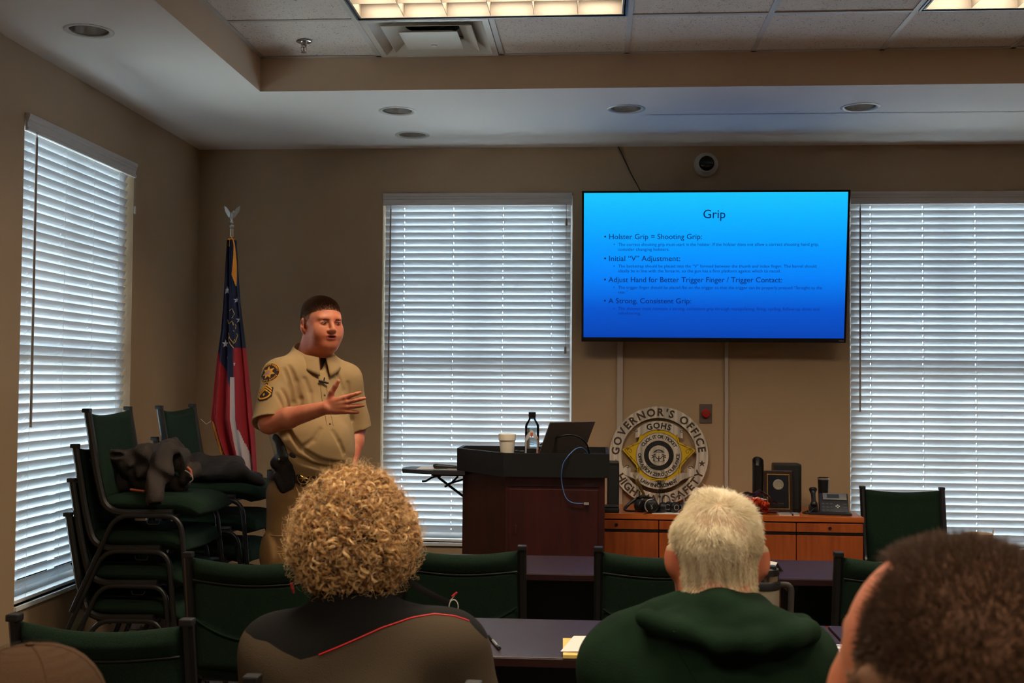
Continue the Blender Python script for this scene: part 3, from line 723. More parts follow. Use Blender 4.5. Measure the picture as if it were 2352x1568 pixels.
el = rp.color_ramp.elements; el[0].position = 0; el[0].color = (*lin((0, 66, 178)), 1); el[1].position = 1; el[1].color = (*lin((22, 196, 250)), 1)
for pos, c_ in ((.2, (0, 84, 205)), (.42, (0, 128, 246)), (.62, (0, 152, 255)), (.82, (8, 176, 255))):
    e = el.new(pos); e.color = (*lin(c_), 1)
L.new(rp.outputs[0], pb.inputs['Emission Color']); pb.inputs['Emission Strength'].default_value = 1.0
SW, SH = tw-2*bz, thh-bz-.026
MB().box((-SW/2, -.003, .026), (SW/2, -.0005, thh-bz)).build('screen', sm, tv)
M_txt = mat('slide_text_navy', (4, 6, 40), .4, emit=((8, 10, 84), 1.0)); M_txt2 = mat('slide_text_blue', (4, 10, 60), .4, emit=((8, 36, 134), 1.0))
def slide(txt, px, py, size, m, align='LEFT', name='slide_text', width=None):
    """baseline start measured on the slide: px,py as fractions of the screen width / height from its top left"""
    v, f = text_mesh(txt, size, align)
    if width:
        xs_ = [p[0] for p in v]; k = width/(max(xs_)-min(xs_)); v = [(x*k, y, z) for x, y, z in v]
    x0, z0 = -SW/2+px*SW, thh-bz-py*SH
    MB().add([(x0+x, -.0036, z0+y) for x, y, z in v], f).build(name, m, tv)
# fractions from the photograph: screen spans zoomed x 133..2225, y 145..1308
fx = lambda x, y: (x-133)/(2228-(y-140)*.021-133+0)*1.0
fy = lambda y, x: (y-(152-(x-133)*.0095))/(1308-150)
slide('Grip', fx(1175, 345), fy(345, 1175), .072, M_txt, 'CENTER')
KW = SW/2090
for txt, y, x1 in (('Holster Grip = Shooting Grip:', 518, 1075), ('Initial \u201cV\u201d Adjustment:', 692, 902), ('Adjust Hand for Better Trigger Finger / Trigger Contact:', 862, 1720), ('A Strong, Consistent Grip:', 1032, 1000)):
    slide(txt, fx(333, y), fy(y, 333), .044, M_txt, width=(x1-333)*KW); slide('\u2022', fx(294, y), fy(y, 294), .044, M_txt)
for txt, y, x1 in (('The correct shooting grip must start in the holster. If the holster does not allow a correct shooting hand grip,', 571, 2002), ('consider changing holsters.', 610, 818),
                   ('The backstrap should be placed into the \u201cV\u201d formed between the thumb and index finger. The barrel should', 744, 1988), ('ideally be in line with the forearm, so the gun has a firm platform against which to recoil.', 782, 1706),
                   ('The trigger finger should be placed flat on the trigger so that the trigger can be properly pressed \u201cStraight to the', 915, 2037), ('rear.\u201d', 953, 485),
                   ('The shooter must maintain a strong, consistent grip through manipulating, firing, cycling, follow-up shots and', 1085, 2021), ('reholstering.', 1123, 592)):
    slide(txt, fx(410, y), fy(y, 410), .0255, M_txt2, width=(x1-410)*KW)
for y in (571, 744, 915, 1085): slide('\u2022', fx(371, y), fy(y, 371), .026, M_txt2)
v, f = text_mesh('VIZIO', .012, 'RIGHT'); MB().add([(tw/2-.012+x, -.0048, .008+y) for x, y, z in v], f).build('bezel_mark', mat('mark_grey', (150, 150, 150), .4), tv)
MB().box((-.25, .035, .36), (.25, .19, .56)).build('wall_mount', M_black, tv)
# cable from ceiling to tv, raceways
tag(MB().tube(smoothpath([at(1420, 337, Y=D-.006), at(1432, 362, Y=D-.01), at(1450, 400, Y=D-.03), at(1470, 437, Y=D-.08), at(1480, 460, Y=D-.1)], 6), .0035, 8).build('wall_cable', M_black, smooth=60), 'thin black cable running down the wall to the top of the television', 'cable')
M_race = mat('raceway', (176, 162, 148), .5)
for px, wpx, lb in ((1424, .036, 'wide pale cable raceway on the wall below the left of the television'), (1668, .022, 'narrow pale cable raceway on the wall below the middle of the television')):
    p = at(px, 850, Y=D); z1_ = 1.95
    t = thing('cable_raceway', lb, 'cable cover', (p.x, D, .12)); MB().box((-wpx/2, -.018, 0), (wpx/2, -.0, z1_-.12), bev=.003).build('cover', M_race, t)
    MB().box((-wpx/2-.004, -.021, .0), (wpx/2+.004, -.0, .035), bev=.003).build('end_cap', M_race, t)
# wall camera dome
p = at(1621, 379, Y=D); t = thing('security_camera', 'round white security camera dome on the wall above the television', 'camera', (p.x, D, p.z))
R90 = Matrix.Rotation(PI/2, 4, 'X')
MB().lathe([(.0, .0), (.074, .0), (.074, .018), (.068, .028), (.060, .032), (.056, .05), (.05, .058), (.0, .058)], 40, mt=R90, cap=False).build('mount_ring', mat('camera_white', (200, 194, 184), .4), t, smooth=40)
MB().ball((0, -.052, 0), (.047, .03, .047), 28).build('dome', mat('dome_black', (6, 6, 8), .08, spec=.6), t, smooth=80)
# wall station
p = at(1621, 949, Y=D); t = thing('wall_button', 'grey metal wall plate with a round red button, right of the round sign', 'switch', (p.x, D, p.z))
MB().box((-.037, -.006, -.058), (.037, 0, .058), bev=.002).build('plate', mat('plate_steel', (120, 108, 104), .4, metal=.6), t)
MB().lathe([(.0, .006), (.02, .006), (.02, .012), (.024, .014), (.026, .02), (.022, .026), (.0, .028)], 28, mt=R90, cap=False).build('button', mat('button_red', (160, 24, 18), .4), t, smooth=40)
MB().lathe([(.0, .028), (.006, .028), (.005, .031), (.0, .031)], 12, mt=R90, cap=False).build('key_core', M_chrome, t)
# ------------------------------------------------------------------ round metal sign leaning on the wall
M_steel = mat('brushed_steel', (226, 216, 200), .45, metal=.25, rgb2=(164, 156, 146), scale=5, stretch=(9, 1, .5))
M_yel = mat('sign_yellow', (214, 176, 22), .4, rgb2=(190, 160, 30), scale=6)
M_sdark = mat('sign_dark', (34, 28, 22), .6)
M_cut = mat('sign_cutout', (70, 54, 38), .8)
M_cutg = mat('sign_cutout_yellow', (74, 56, 10), .6)
YS_ = D-.035
sc_t, sc_r = at(1515, 940, Y=YS_), at(1627, 1053, Y=YS_); sl = at(1400, 1053, Y=YS_)
R = (sc_r.x-sl.x)/2; scx = (sc_r.x+sl.x)/2; scz = sc_t.z-R
sign = thing('round_sign', 'round steel and yellow badge sign reading GOVERNOR\'S OFFICE, leaning on the wall', 'sign', (scx, YS_-.012, max(scz-R, CZ+.001)))
sign.rotation_euler = (-.05, 0, 0)
T0 = Matrix.Translation((0, 0, R))
def poly2(mb, pts, y, th=.002):
    n = len(pts); v = [(x, y, z) for x, z in pts]+[(x, y+th, z) for x, z in pts]
    mb.add(v, [tuple(range(n)), tuple(range(n, 2*n))[::-1]]+[(i, n+i, n+(i+1) % n, (i+1) % n) for i in range(n)], T0)
def ring(mb, r0, r1, y, th=.002, n=72, a0=0, a1=360):
    full = abs(a1-a0) >= 360; k = n if full else n+1
    v = []
    for i in range(k):
        a = math.radians(a0+(a1-a0)*i/n)
        for r, yy in ((r0, y), (r1, y), (r1, y+th), (r0, y+th)): v.append((r*math.cos(a), yy, r*math.sin(a)))
    f = []
    for i in range(n):
        b, c = 4*i, 4*((i+1) % k); f += [(b, b+1, c+1, c), (b+1, b+2, c+2, c+1), (b+2, b+3, c+3, c+2), (b+3, b, c, c+3)]
    mb.add(v, f, T0)
def arc_t(txt, r, size, a0, a1, inward, y, name, m, squeeze=1.0):
    for k in range(len(txt.split(' '))):
        q = MB(); arc_text(q, txt, r, size, a0, a1, inward, y, T0, squeeze, k); q.build(name, m, sign)
mb = MB(); ring(mb, R*.765, R, 0, .003); mb.build('outer_ring', M_steel, sign)
arc_t("GOVERNOR'S OFFICE", R*.885, R*.215, 181, 4, False, -.0008, 'ring_lettering', M_cut)
arc_t("HIGHWAY SAFETY", R*.885, R*.215, 206, 341, True, -.0008, 'ring_lettering', M_cut)
def star(n, r0, r1, rot=90, c=(0, 0)): return [(c[0]+(r1 if i % 2 else r0)*math.cos(math.radians(rot+i*180/n)), c[1]+(r1 if i % 2 else r0)*math.sin(math.radians(rot+i*180/n))) for i in range(2*n)]
for a, nm in ((-10, 'ring_star'), (190, 'ring_star')):
    q = MB(); poly2(q, star(5, R*.075, R*.03, 90, (R*.885*math.cos(math.radians(a)), R*.885*math.sin(math.radians(a)))), -.0008, .0005); q.build(nm, M_cut, sign)
mb = MB(); poly2(mb, star(6, R*.75, R*.47, 0+0), -.001, .002)
sb = mb
stars = [(x*1.0, z) for x, z in star(6, R*.80, R*.50, 0)]
sb = MB(); pts = []
for i in range(12):
    a = math.radians(i*30+15*0); r_ = (.755 if i in (0, 6) else .70) if i % 2 == 0 else .50
    ang = {0: 9, 1: 33, 2: 62, 3: 90, 4: 118, 5: 147, 6: 171, 7: 205, 8: 235, 9: 270, 10: 305, 11: 335}[i]
    pts.append((R*r_*math.cos(math.radians(ang)), R*r_*math.sin(math.radians(ang))))
poly2(sb, pts, .0005, .002); sb.build('yellow_star', M_yel, sign)
def inset(pts, k): return [(x*k, z*k) for x, z in pts]
q = MB()
for i in range(12):
    if i in (0, 1, 5, 6, 7, 8, 10, 11):
        a, b = Vector(pts[i]+(0,)), Vector(pts[(i+1) % 12]+(0,)); a, b = a*.93, b*.93
        q.tube([(a.x, -.0002, a.y), (b.x, -.0002, b.y)], .0012, 4, mt=T0)
for s in (-1, 1):
    for (cx_, cz_, r_) in ((.585, .08, .06), (.565, -.06, .035), (.64, .13, .03), (.47, -.33, .03), (.53, .2, .03)):
        pa = [(s*R*(cx_+r_*(1-t/14)*math.cos(t*.62)), -.0003, R*(cz_+r_*(1-t/14)*math.sin(t*.62))) for t in range(13)]
        q.tube(pa, .0011, 4, mt=T0)
q.build('star_scrollwork', M_cutg, sign)
mb = MB(); ring(mb, R*.30, R*.455, -.003, .003); mb.build('slogan_ring', M_steel, sign)
q = MB(); ring(q, R*.455, R*.462, -.0034, .003); ring(q, R*.296, R*.302, -.0034, .003); q.build('slogan_ring_rim', M_chrome, sign)
arc_t('CLICK IT OR TICKET', R*.385, R*.093, 150, 27, False, -.0036, 'slogan_lettering', M_sdark)
arc_t('OPERATION ZERO TOLERANCE', R*.385, R*.093, 174, 366, True, -.0036, 'slogan_lettering', M_sdark)
mb = MB(); ring(mb, R*.20, R*.30, -.001, .002); mb.build('seal_ring', mat('seal_black', (16, 15, 15), .5), sign)
arc_t('STATE OF', R*.255, R*.062, 138, 42, False, -.0014, 'seal_lettering', mat('seal_text', (48, 46, 44), .5)); arc_t('GEORGIA', R*.255, R*.062, 225, 315, True, -.0014, 'seal_lettering', mat('seal_text', (48, 46, 44), .5))
mb = MB(); ring(mb, 0.0001, R*.205, -.005, .004); mb.build('seal_disc', M_steel, sign)
q = MB(); k = R*.2
for (x0, z0, x1, z1) in ((-.55, -.66, .55, -.62), (-.6, .3, .6, .34), (-.5, .36, .5, .40)): poly2(q, [(x0*k, z0*k), (x1*k, z0*k), (x1*k, z1*k), (x0*k, z1*k)], -.0056, .0004)
ring(q, k*.5, k*.62, -.0056, .0004, 20, 35, 145); ring(q, k*.3, k*.38, -.0056, .0004, 14, 200, 340)
for x in (-.5, 0, .5): poly2(q, [((x-.05)*k, -.5*k), ((x+.05)*k, -.5*k), ((x+.04)*k, -.05*k), ((x-.04)*k, -.05*k)], -.0056, .0004); poly2(q, [((x-.1)*k, -.55*k), ((x+.1)*k, -.55*k), ((x+.1)*k, -.5*k), ((x-.1)*k, -.5*k)], -.0056, .0004)
for s in (-1, 1):
    for dz in (0, -.17): poly2(q, [(s*.75*k, (.0+dz)*k), (s*.3*k, (.18+dz)*k), (s*.3*k, (.1+dz)*k), (s*.72*k, (-.1+dz)*k)][::(1 if s < 0 else -1)], -.0056, .0004)
q.build('seal_emblem', M_sdark, sign)
def banner(zc, rr, a0, a1, w, up):
    q = MB(); ring(q, rr-w/2, rr+w/2, -.004, .003, 30, a0, a1)
    q.build('banner', M_steel, sign)
# upper banner with scrolled ends
q = MB(); ring(q, R*.53, R*.70, -.004, .003, 30, 130, 50)
for s in (-1, 1):
    a = math.radians(50 if s > 0 else 130); c_ = (R*.615*math.cos(a), R*.615*math.sin(a))
    ptsb = [(c_[0]-s*R*.03, c_[1]+R*.085), (c_[0]+s*R*.08, c_[1]+R*.06), (c_[0]+s*R*.085, c_[1]-R*.12), (c_[0]+s*R*.0, c_[1]-R*.10), (c_[0]-s*R*.03, c_[1]-R*.02)]
    poly2(q, ptsb if s > 0 else ptsb[::-1], -.0042, .003)
q.build('upper_banner', M_steel, sign)
q = MB()
for s in (-1, 1):
    q.tube([(s*R*(.46+.045*math.cos(t*.5)*(1-t/16)), -.0046, R*(.49+.035*math.sin(t*.5)*(1-t/16))) for t in range(14)], .0016, 5, mt=T0)
q.build('banner_curl', M_sdark, sign)
arc_t('GOHS', R*.612, R*.165, 115, 65, False, -.0048, 'banner_lettering', M_sdark)
q = MB(); ring(q, R*.53, R*.68, -.004, .003, 34, 232, 308)
for s in (-1, 1):
    a = math.radians(308 if s > 0 else 232); c_ = (R*.605*math.cos(a), R*.605*math.sin(a))
    ptsb = [(c_[0]-s*R*.02, c_[1]-R*.085), (c_[0]+s*R*.14, c_[1]-R*.0), (c_[0]+s*R*.15, c_[1]+R*.20), (c_[0]+s*R*.27, c_[1]+R*.24), (c_[0]+s*R*.33, c_[1]+R*.20), (c_[0]+s*R*.31, c_[1]+R*.08), (c_[0]+s*R*.12, c_[1]+R*.10), (c_[0]+s*R*.02, c_[1]+R*.16), (c_[0]-s*R*.06, c_[1]+R*.10)]
    ptsb = [(c_[0]-s*R*.02, c_[1]-R*.085), (c_[0]+s*R*.16, c_[1]+R*.02), (c_[0]+s*R*.33, c_[1]+R*.08), (c_[0]+s*R*.34, c_[1]+R*.21), (c_[0]+s*R*.27, c_[1]+R*.26), (c_[0]+s*R*.2, c_[1]+R*.22), (c_[0]+s*R*.2, c_[1]+R*.13), (c_[0]+s*R*.08, c_[1]+R*.13), (c_[0]-s*R*.05, c_[1]+R*.07)]
    poly2(q, ptsb if s > 0 else ptsb[::-1], -.0044, .003)
q.build('lower_banner', M_steel, sign)
q = MB()
for s in (-1, 1): q.tube([(s*R*(.635+.05*math.cos(t*.5)*(1-t/16)), -.0050, R*(-.24+.04*math.sin(t*.5)*(1-t/16))) for t in range(14)], .0018, 5, mt=T0)
q.build('banner_curl', M_sdark, sign)
arc_t('LAW ENFORCEMENT', R*.607, R*.098, 234, 306, True, -.0048, 'banner_lettering', M_sdark)

# ------------------------------------------------------------------ things on the credenza
def on_cred(name, label, cat, px, Y, rz=0, group=None): return px_thing(name, label, cat, px, Y, CZ, rz, group)
M_spk = mat('speaker_cloth', (18, 18, 20), .8)
t = on_cred('desktop_speaker', 'tall black speaker box standing between lectern and round sign', 'speaker', 1409, cy0+.16)
hh = at(1409, 1062, Y=cy0+.06).z-CZ
MB().box((-.035, -.08, 0), (.032, .08, hh), bev=.004).build('cabinet', M_black, t); MB().box((-.028, -.083, .02), (.026, -.079, hh-.02), bev=.001).build('grille', M_spk, t)
t = on_cred('network_box', 'flat black box with rounded front at the foot of the speaker, beside the lectern', 'box', 1410, cy0+.055)
MB().box((-.075, -.04, 0), (.032, .035, .028), bev=.008).build('lower_case', M_black, t, smooth=40); MB().box((-.07, -.036, .03), (.03, .03, .042), bev=.006).build('upper_case', mat('case_grey', (44, 42, 46), .35), t, smooth=40)
# crystal awards
M_cry = clear_mat('award_acrylic', (.86, .87, .84), 1.9, .08)
M_gold = mat('award_gold', (206, 158, 80), .25, metal=.8)
def slab(t, pts, th, name='blade', m=None, tilt=0):
    q = MB(); n = len(pts); v = [(x, -th/2, z) for x, z in pts]+[(x, th/2, z) for x, z in pts]
    q.add(v, [tuple(range(n)), tuple(range(n, 2*n))[::-1]]+[(i, n+i, n+(i+1) % n, (i+1) % n) for i in range(n)], Matrix.Rotation(tilt, 4, 'Z')); q.build(name, m or M_cry, t)
t = on_cred('crystal_award', 'clear pointed V shaped crystal award with a faceted top, before the round sign', 'award', 1500, cy0+.16)
s_ = 1/ (F_PX/ (cy0+.16))
def zz(py): return at(1500, py, Y=cy0+.16).z-CZ
slab(t, [(-.115, zz(1093)), (-.10, zz(1078)), (-.07, zz(1070)), (.04, zz(1070)), (.085, zz(1088)), (.08, zz(1098)), (.035, zz(1078)), (-.07, zz(1078)), (-.105, zz(1100))], .012, 'top_arch')
slab(t, [(-.115, zz(1088)), (-.098, zz(1095)), (-.01, .035), (-.035, .035)], .014, 'left_arm'); slab(t, [(.085, zz(1090)), (.07, zz(1090)), (-.012, .035), (.018, .035)], .014, 'right_arm')
slab(t, [(-.10, zz(1105)), (-.085, zz(1098)), (-.022, .04), (-.03, .034)], .018, 'gold_edge', M_gold)
MB().box((-.05, -.03, 0), (.05, .03, .036), bev=.004).build('base', mat('award_base', (40, 36, 34), .3), t)
for px, lab_ in ((1467, 'narrow clear crystal column award left of the V shaped one'), (1522, 'narrow clear crystal column award right of the V shaped one')):
    t = on_cred('crystal_column', lab_, 'award', px, cy0+.11, 0, 'crystal column awards'); h_ = zz(1102 if px < 1500 else 1098)
    slab(t, [(-.013, .02), (.013, .02), (.014, h_-.012), (0, h_), (-.014, h_-.006)], .022, 'column'); MB().box((-.02, -.018, 0), (.02, .018, .02), bev=.002).build('base', M_chrome, t)
# small microphone
t = on_cred('desk_microphone', 'small microphone with a round black foam head on a thin stem', 'microphone', 1515, cy0+.075)
zt_ = at(1513, 1108, Y=cy0+.075).z-CZ
MB().ball((-.001, 0, zt_), .012, 16).build('foam_head', M_black, t, smooth=80); MB().tube([(.001, 0, .03), (-.001, 0, zt_-.01)], .0016, 6).build('stem', M_black, t); MB().lathe([(.0, 0), (.028, 0), (.028, .01), (.01, .03), (0, .03)], 24, cap=False).build('foot', M_black, t)
# headset and ear muffs
M_sil = mat('silver_plastic', (170, 170, 172), .3, metal=.5)
t = on_cred('headset', 'black headset with a silver rimmed ear cup, lying before the round sign', 'headset', 1497, cy0+.045)
Rc = Matrix.Rotation(PI/2, 4, 'X'); tz = .042
q = MB().lathe([(.0, .03), (.03, .03), (.038, .022), (.038, -.012), (.03, -.022), (.0, -.022)], 32, mt=Matrix.Translation((0, -.0, tz)) @ Rc, cap=False); q.build('ear_cup', M_black, t, smooth=50)
q = MB().tube([(-.038*math.cos(a*.2-.9), -.028, tz+.038*math.sin(a*.2-.9)) for a in range(14)], .004, 8); q.build('cup_rim', M_sil, t, smooth=60)
q = MB(); q.tube([(-.008, -.031, tz+.01), (.0, -.031, tz+.0), (.006, -.031, tz-.012)], .0012, 5); q.tube([(.008, -.031, tz+.014), (-.004, -.031, tz-.002)], .0012, 5)
for dz in (-.004, -.01, -.016): q.tube([(-.004, -.031, tz+dz), (.004, -.031, tz+dz)], .0009, 5)
q.build('cup_mark', M_sil, t)
MB().lathe([(.0, .028), (.03, .028), (.036, .02), (.036, -.012), (.026, -.02), (.0, -.02)], 28, mt=Matrix.Translation((-.06, .05, .036)) @ Matrix.Rotation(.6, 4, 'Z') @ Rc, cap=False).build('ear_cup', M_black, t, smooth=50)
MB().tube(smoothpath([(-.0, .02, .08), (-.04, .05, .086), (-.085, .06, .07), (-.13, .04, .04), (-.15, .0, .016), (-.12, -.02, .012), (-.08, -.01, .012)], 6), .009, 8, sx=.6).build('headband', M_black, t, smooth=60)
MB().tube(smoothpath([(-.02, -.02, .01), (-.03, -.05, .004), (-.045, -.085, .003), (-.05, -.1, .003)], 5), .0018, 6).build('cord', M_black, t)
for k, (px, lab_, rz) in enumerate(((1530, 'black and silver pair of safety earmuffs beside the headset', .3), (1560, 'black and silver earmuffs lying half behind the white haired head', -.4))):
    t = on_cred('ear_muffs', lab_, 'earmuffs', px, cy0+.08, rz, 'earmuffs on the credenza')
    for j, (x, y, a) in enumerate(((-.022, -.01, .9), (.022, .01, -.7))):
        m_ = Matrix.Translation((x, y, .032)) @ Matrix.Rotation(a, 4, 'Z') @ Rc
        o = MB().lathe([(.0, .018), (.022, .018), (.028, .01), (.030, -.006), (.024, -.016), (.0, -.016)], 26, mt=m_, cap=False).build('ear_cup', M_black, t, smooth=50)
        MB().lathe([(.012, .0195), (.017, .0195), (.017, .016), (.012, .016)], 24, mt=m_, cap=False).build('cup_ring', M_sil, o)
    MB().tube(smoothpath([(-.03, 0, .05), (-.022, .015, .085), (.0, .02, .098), (.022, .012, .085), (.03, .005, .05)], 5), .004, 6, sx=2).build('headband', M_sil, t, smooth=60)
t = on_cred('paper_sheet', 'white paper sheet under the headset on the credenza', 'paper', 1520, cy0+.05); MB().box((-.055, -.04, 0), (.10, .09, .002)).build('sheet', M_paper, t)
# right group: cylinder, tall box, plaque
t = on_cred('black_tube', 'black upright cylinder speaker with an open hollow top, left of the plaque', 'speaker', 1741, cy0+.2)
h_ = at(1741, 1056, Y=cy0+.2).z-CZ
mb = MB(); n = 28; rr = .032
v = []; prof = []
for j in range(n):
    a = 2*PI*j/n; x, y = rr*math.cos(a), rr*math.sin(a); zt2 = h_-.03+.03*(math.sin(a)+1)/2*1.6-.02*.0
    v += [(x, y, 0), (x, y, zt2), (x*.86, y*.86, zt2-.001), (x*.7, y*.7, zt2-.05)]
mb.add(v, [(4*j+k, 4*((j+1) % n)+k, 4*((j+1) % n)+k+1, 4*j+k+1) for j in range(n) for k in range(3)]+[tuple(4*j+3 for j in range(n)), tuple(4*j for j in range(n))[::-1]]); mb.build('tube_body', mat('tube_black', (22, 20, 20), .35), t, smooth=40)
t = on_cred('tall_black_box', 'tall black box with a rounded top, standing behind the framed plaque', 'speaker', 1806, cy0+.24)
h_ = at(1806, 1063, Y=cy0+.24).z-CZ; MB().box((-.078, -.06, 0), (.078, .06, h_), bev=.014).build('box_body', mat('box_black', (16, 15, 15), .4), t, smooth=40); MB().box((-.06, -.0625, .02), (.06, -.059, h_-.03), bev=.001).build('front_grille', M_spk, t)
t = on_cred('award_plaque', 'framed black and gold award plaque standing on the credenza', 'plaque', 1788, cy0+.14); t.rotation_euler = (-.12, 0, -.08)
pz = at(1788, 1081, Y=cy0+.14).z-CZ; pw_ = .079
MB().box((-pw_, 0, 0), (pw_, .018, pz+.002), bev=.004).build('wood_back', mat('plaque_wood', (44, 26, 18), .35), t)
MB().box((-pw_+.016, -.0015, .022), (pw_-.016, .001, pz-.018), bev=.0005).build('gold_border', M_gold, t)
MB().box((-pw_+.022, -.0025, .028), (pw_-.022, .001, pz-.024)).build('black_plate', mat('plate_black', (18, 18, 20), .2, spec=.7), t)
q = MB(); q.lathe([(.0, -.0), (.02, -.0), (.021, .002), (.028, .002), (.03, 0)], 28, mt=Matrix.Translation((0, -.0035, pz-.078)) @ Rc, cap=False); q.build('seal', mat('seal_silver', (190, 180, 160), .35, metal=.7), t, smooth=40)
v, f = text_mesh('IN APPRECIATION', .0075, 'CENTER'); MB().add([(x, -.003, .052+y) for x, y, z in v], f).build('plate_text', M_gold, t)
# bag of orange plugs
t = on_cred('plastic_bag', 'clear plastic bag full of small orange pieces, on the credenza behind the white hair', 'bag', 1728, cy0+.08)
M_bag = clear_mat('bag_film', (.93, .9, .88), 1.4, .15)
def bagf(u, v):
    x = (u-.5)*.30; z = .001+.085*math.sin(PI*u)**.6*(v if v < .5 else 1-v)*2*(1+.12*noise.noise(Vector((u*9, v*9, 1)))) if 0 else 0
    a = 2*PI*v; ww = math.sin(PI*min(1, max(0, u*.92+.04)))**.6
    return (x, math.cos(a)*.05*ww+.01*noise.noise(Vector((u*6, v*6, 2))), max(.002, .062*ww*(1+math.sin(a))*(1+.25*noise.noise(Vector((u*7, v*5, 3))))+.02*(u-.3)))
mb = MB(); n_u, n_v = 20, 18
V = [bagf(i/(n_u-1), j/n_v) for i in range(n_u) for j in range(n_v)]
mb.add(V, [(i*n_v+j, i*n_v+(j+1) % n_v, (i+1)*n_v+(j+1) % n_v, (i+1)*n_v+j) for i in range(n_u-1) for j in range(n_v)])
mb.build('bag_film', M_bag, t, smooth=50)
q = MB(); rn = random.Random(3)
for k in range(210):
    u = rn.uniform(.1, .82); a = rn.uniform(0, 2*PI); ww = math.sin(PI*u)**.6*.85; r_ = rn.random()**.5
    c_ = ((u-.5)*.28, math.cos(a)*.042*ww*r_, .012+.052*ww*(1+math.sin(a)*r_)*.95)
    d_ = Vector((rn.uniform(-1, 1), rn.uniform(-1, 1), rn.uniform(-1, 1))).normalized()*.009; c_ = Vector(c_)
    q.tube([c_-d_, c_, c_+d_], [.0035, .006, .0065], 7)
o = q.build('orange_plugs', mat('foam_orange', (226, 74, 22), .6), t, smooth=60); o['kind'] = 'stuff'
# notebook
t = on_cred('notebook', 'grey notebook with a black elastic band, lying in front of the plaque', 'notebook', 1812, cy0+.05, .06)
MB().box((-.06, -.025, 0), (.055, .05, .008), bev=.002).build('pages', M_paper, t); MB().box((-.062, -.027, .008), (.057, .052, .0105), bev=.001).build('cover', mat('cover_grey', (150, 148, 150), .5), t); MB().box((.012, -.0275, .0), (.018, .0525, .0112)).build('elastic_band', M_black, t)
# desk phone
t = on_cred('desk_phone', 'black desk telephone with handset, screen and key pad at the right end', 'telephone', 1905, cy0+.17, -.12)
tl = Matrix.Translation((0, 0, .012)) @ Matrix.Rotation(math.radians(48), 4, 'X')
M_ph = mat('phone_black', (28, 30, 34), .4)
MB().box((-.12, -.09, 0), (.115, .07, .012), bev=.005).build('base', M_ph, t, smooth=40)
bd = MB().box((-.055, -.05, .0), (.105, .115, .018), mt=tl, bev=.005).build('body', M_ph, t, smooth=40)
MB().box((-.035, .065, .017), (.098, .112, .024), mt=tl, bev=.004).build('display_frame', mat('phone_grey', (104, 102, 104), .4), bd, smooth=40)
MB().box((-.012, .075, .0235), (.055, .102, .0248), mt=tl).build('display', mat('phone_lcd', (50, 56, 60), .2), bd)
q = MB()
for i in range(3):
    for j in range(4): q.box((-.042+i*.022, -.035+j*.022, .017), (-.026+i*.022, -.022+j*.022, .0205), mt=tl, bev=.001)
for j in range(4): q.box((.075, -.035+j*.022, .017), (.096, -.024+j*.022, .0202), mt=tl, bev=.001)
kp = q.build('key_pad', mat('key_grey', (52, 54, 60), .5), bd)
q = MB()
for a in range(4): q.box((.045+.008*math.cos(a*PI/2)-.004, .022+.008*math.sin(a*PI/2)-.004, .017), (.045+.008*math.cos(a*PI/2)+.004, .022+.008*math.sin(a*PI/2)+.004, .021), mt=tl, bev=.001)
q.build('navigation_keys', mat('key_silver', (190, 190, 190), .35), bd)
hs = MB().tube(smoothpath([(-.088, -.045, .042), (-.088, -.03, .065), (-.088, .005, .085), (-.088, .04, .115), (-.088, .05, .14)], 4), [.018, .02, .021, .019, .015, .013, .013, .013, .013, .013, .013, .014, .017, .021, .023, .021, .016], 12, sx=1.3, up=(1, 0, 0)).build('handset', M_ph, t, smooth=60)
MB().box((-.112, -.05, .012), (-.066, .06, .045), bev=.006).build('cradle', M_ph, t, smooth=40)
MB().tube(smoothpath([(-.088, -.05, .03), (-.12, -.07, .006), (-.15, -.04, .005), (-.13, .01, .005), (-.11, .05, .006)], 6), .0035, 7).build('cord', M_ph, t, smooth=60)
t = on_cred('dark_cup', 'black cup with a pale rim standing behind the telephone', 'cup', 1891, cy0+.3)
h_ = at(1891, 1096, Y=cy0+.3).z-CZ; MB().lathe([(.0, 0), (.026, 0), (.032, h_-.01), (.033, h_), (.03, h_), (.026, .01), (0, .01)], 28, cap=False).build('cup_body', M_black, t, smooth=40); MB().lathe([(.0335, h_-.012), (.034, h_-.004), (.033, h_-.001)], 28, cap=False).build('rim_band', mat('cup_band', (120, 112, 108), .3), t, smooth=40)

# ------------------------------------------------------------------ things on the tables
TZ = .74
def on_table(name, label, cat, px, py, rz=0, group=None):
    p_ = at(px, py, Z=TZ); return thing(name, label, cat, (p_.x, p_.y, TZ), rz, group)
# yellow pad and booklet
a_, b_ = at(1293, 1512, Z=TZ), at(1390, 1512, Z=TZ)
t = thing('legal_pad', 'yellow lined legal pad under the white booklet', 'notepad', (a_.x, a_.y, TZ), .03)
MB().box((0, 0, 0), (.19, .2, .010), bev=.001).build('pages', mat('pad_yellow', (226, 196, 110), .7), t)
q = MB()
for k in range(9): q.box((.01, .02+k*.02, .0101), (.18, .0206+k*.02, .0104))
q.build('ruled_lines', mat('pad_line', (190, 160, 120), .7), t)
a2 = at(1291, 1494, Z=TZ+.014)
t = thing('open_booklet', 'white printed booklet lying on the yellow legal pad', 'booklet', (a2.x-.004, a2.y, TZ+.0105), .02)
MB().grid(lambda u, v: (u*.17+v*.035, v*.19, .002+.012*(u**2)*(.6+.4*v)+.0), 12, 8).build('page', M_paper, t, smooth=80)
MB().grid(lambda u, v: (u*.165+v*.035, v*.185+.002, .0005+.008*(u**2)*(.6+.4*v)), 12, 8).build('page_under', M_paper, t, smooth=80)
q = MB()
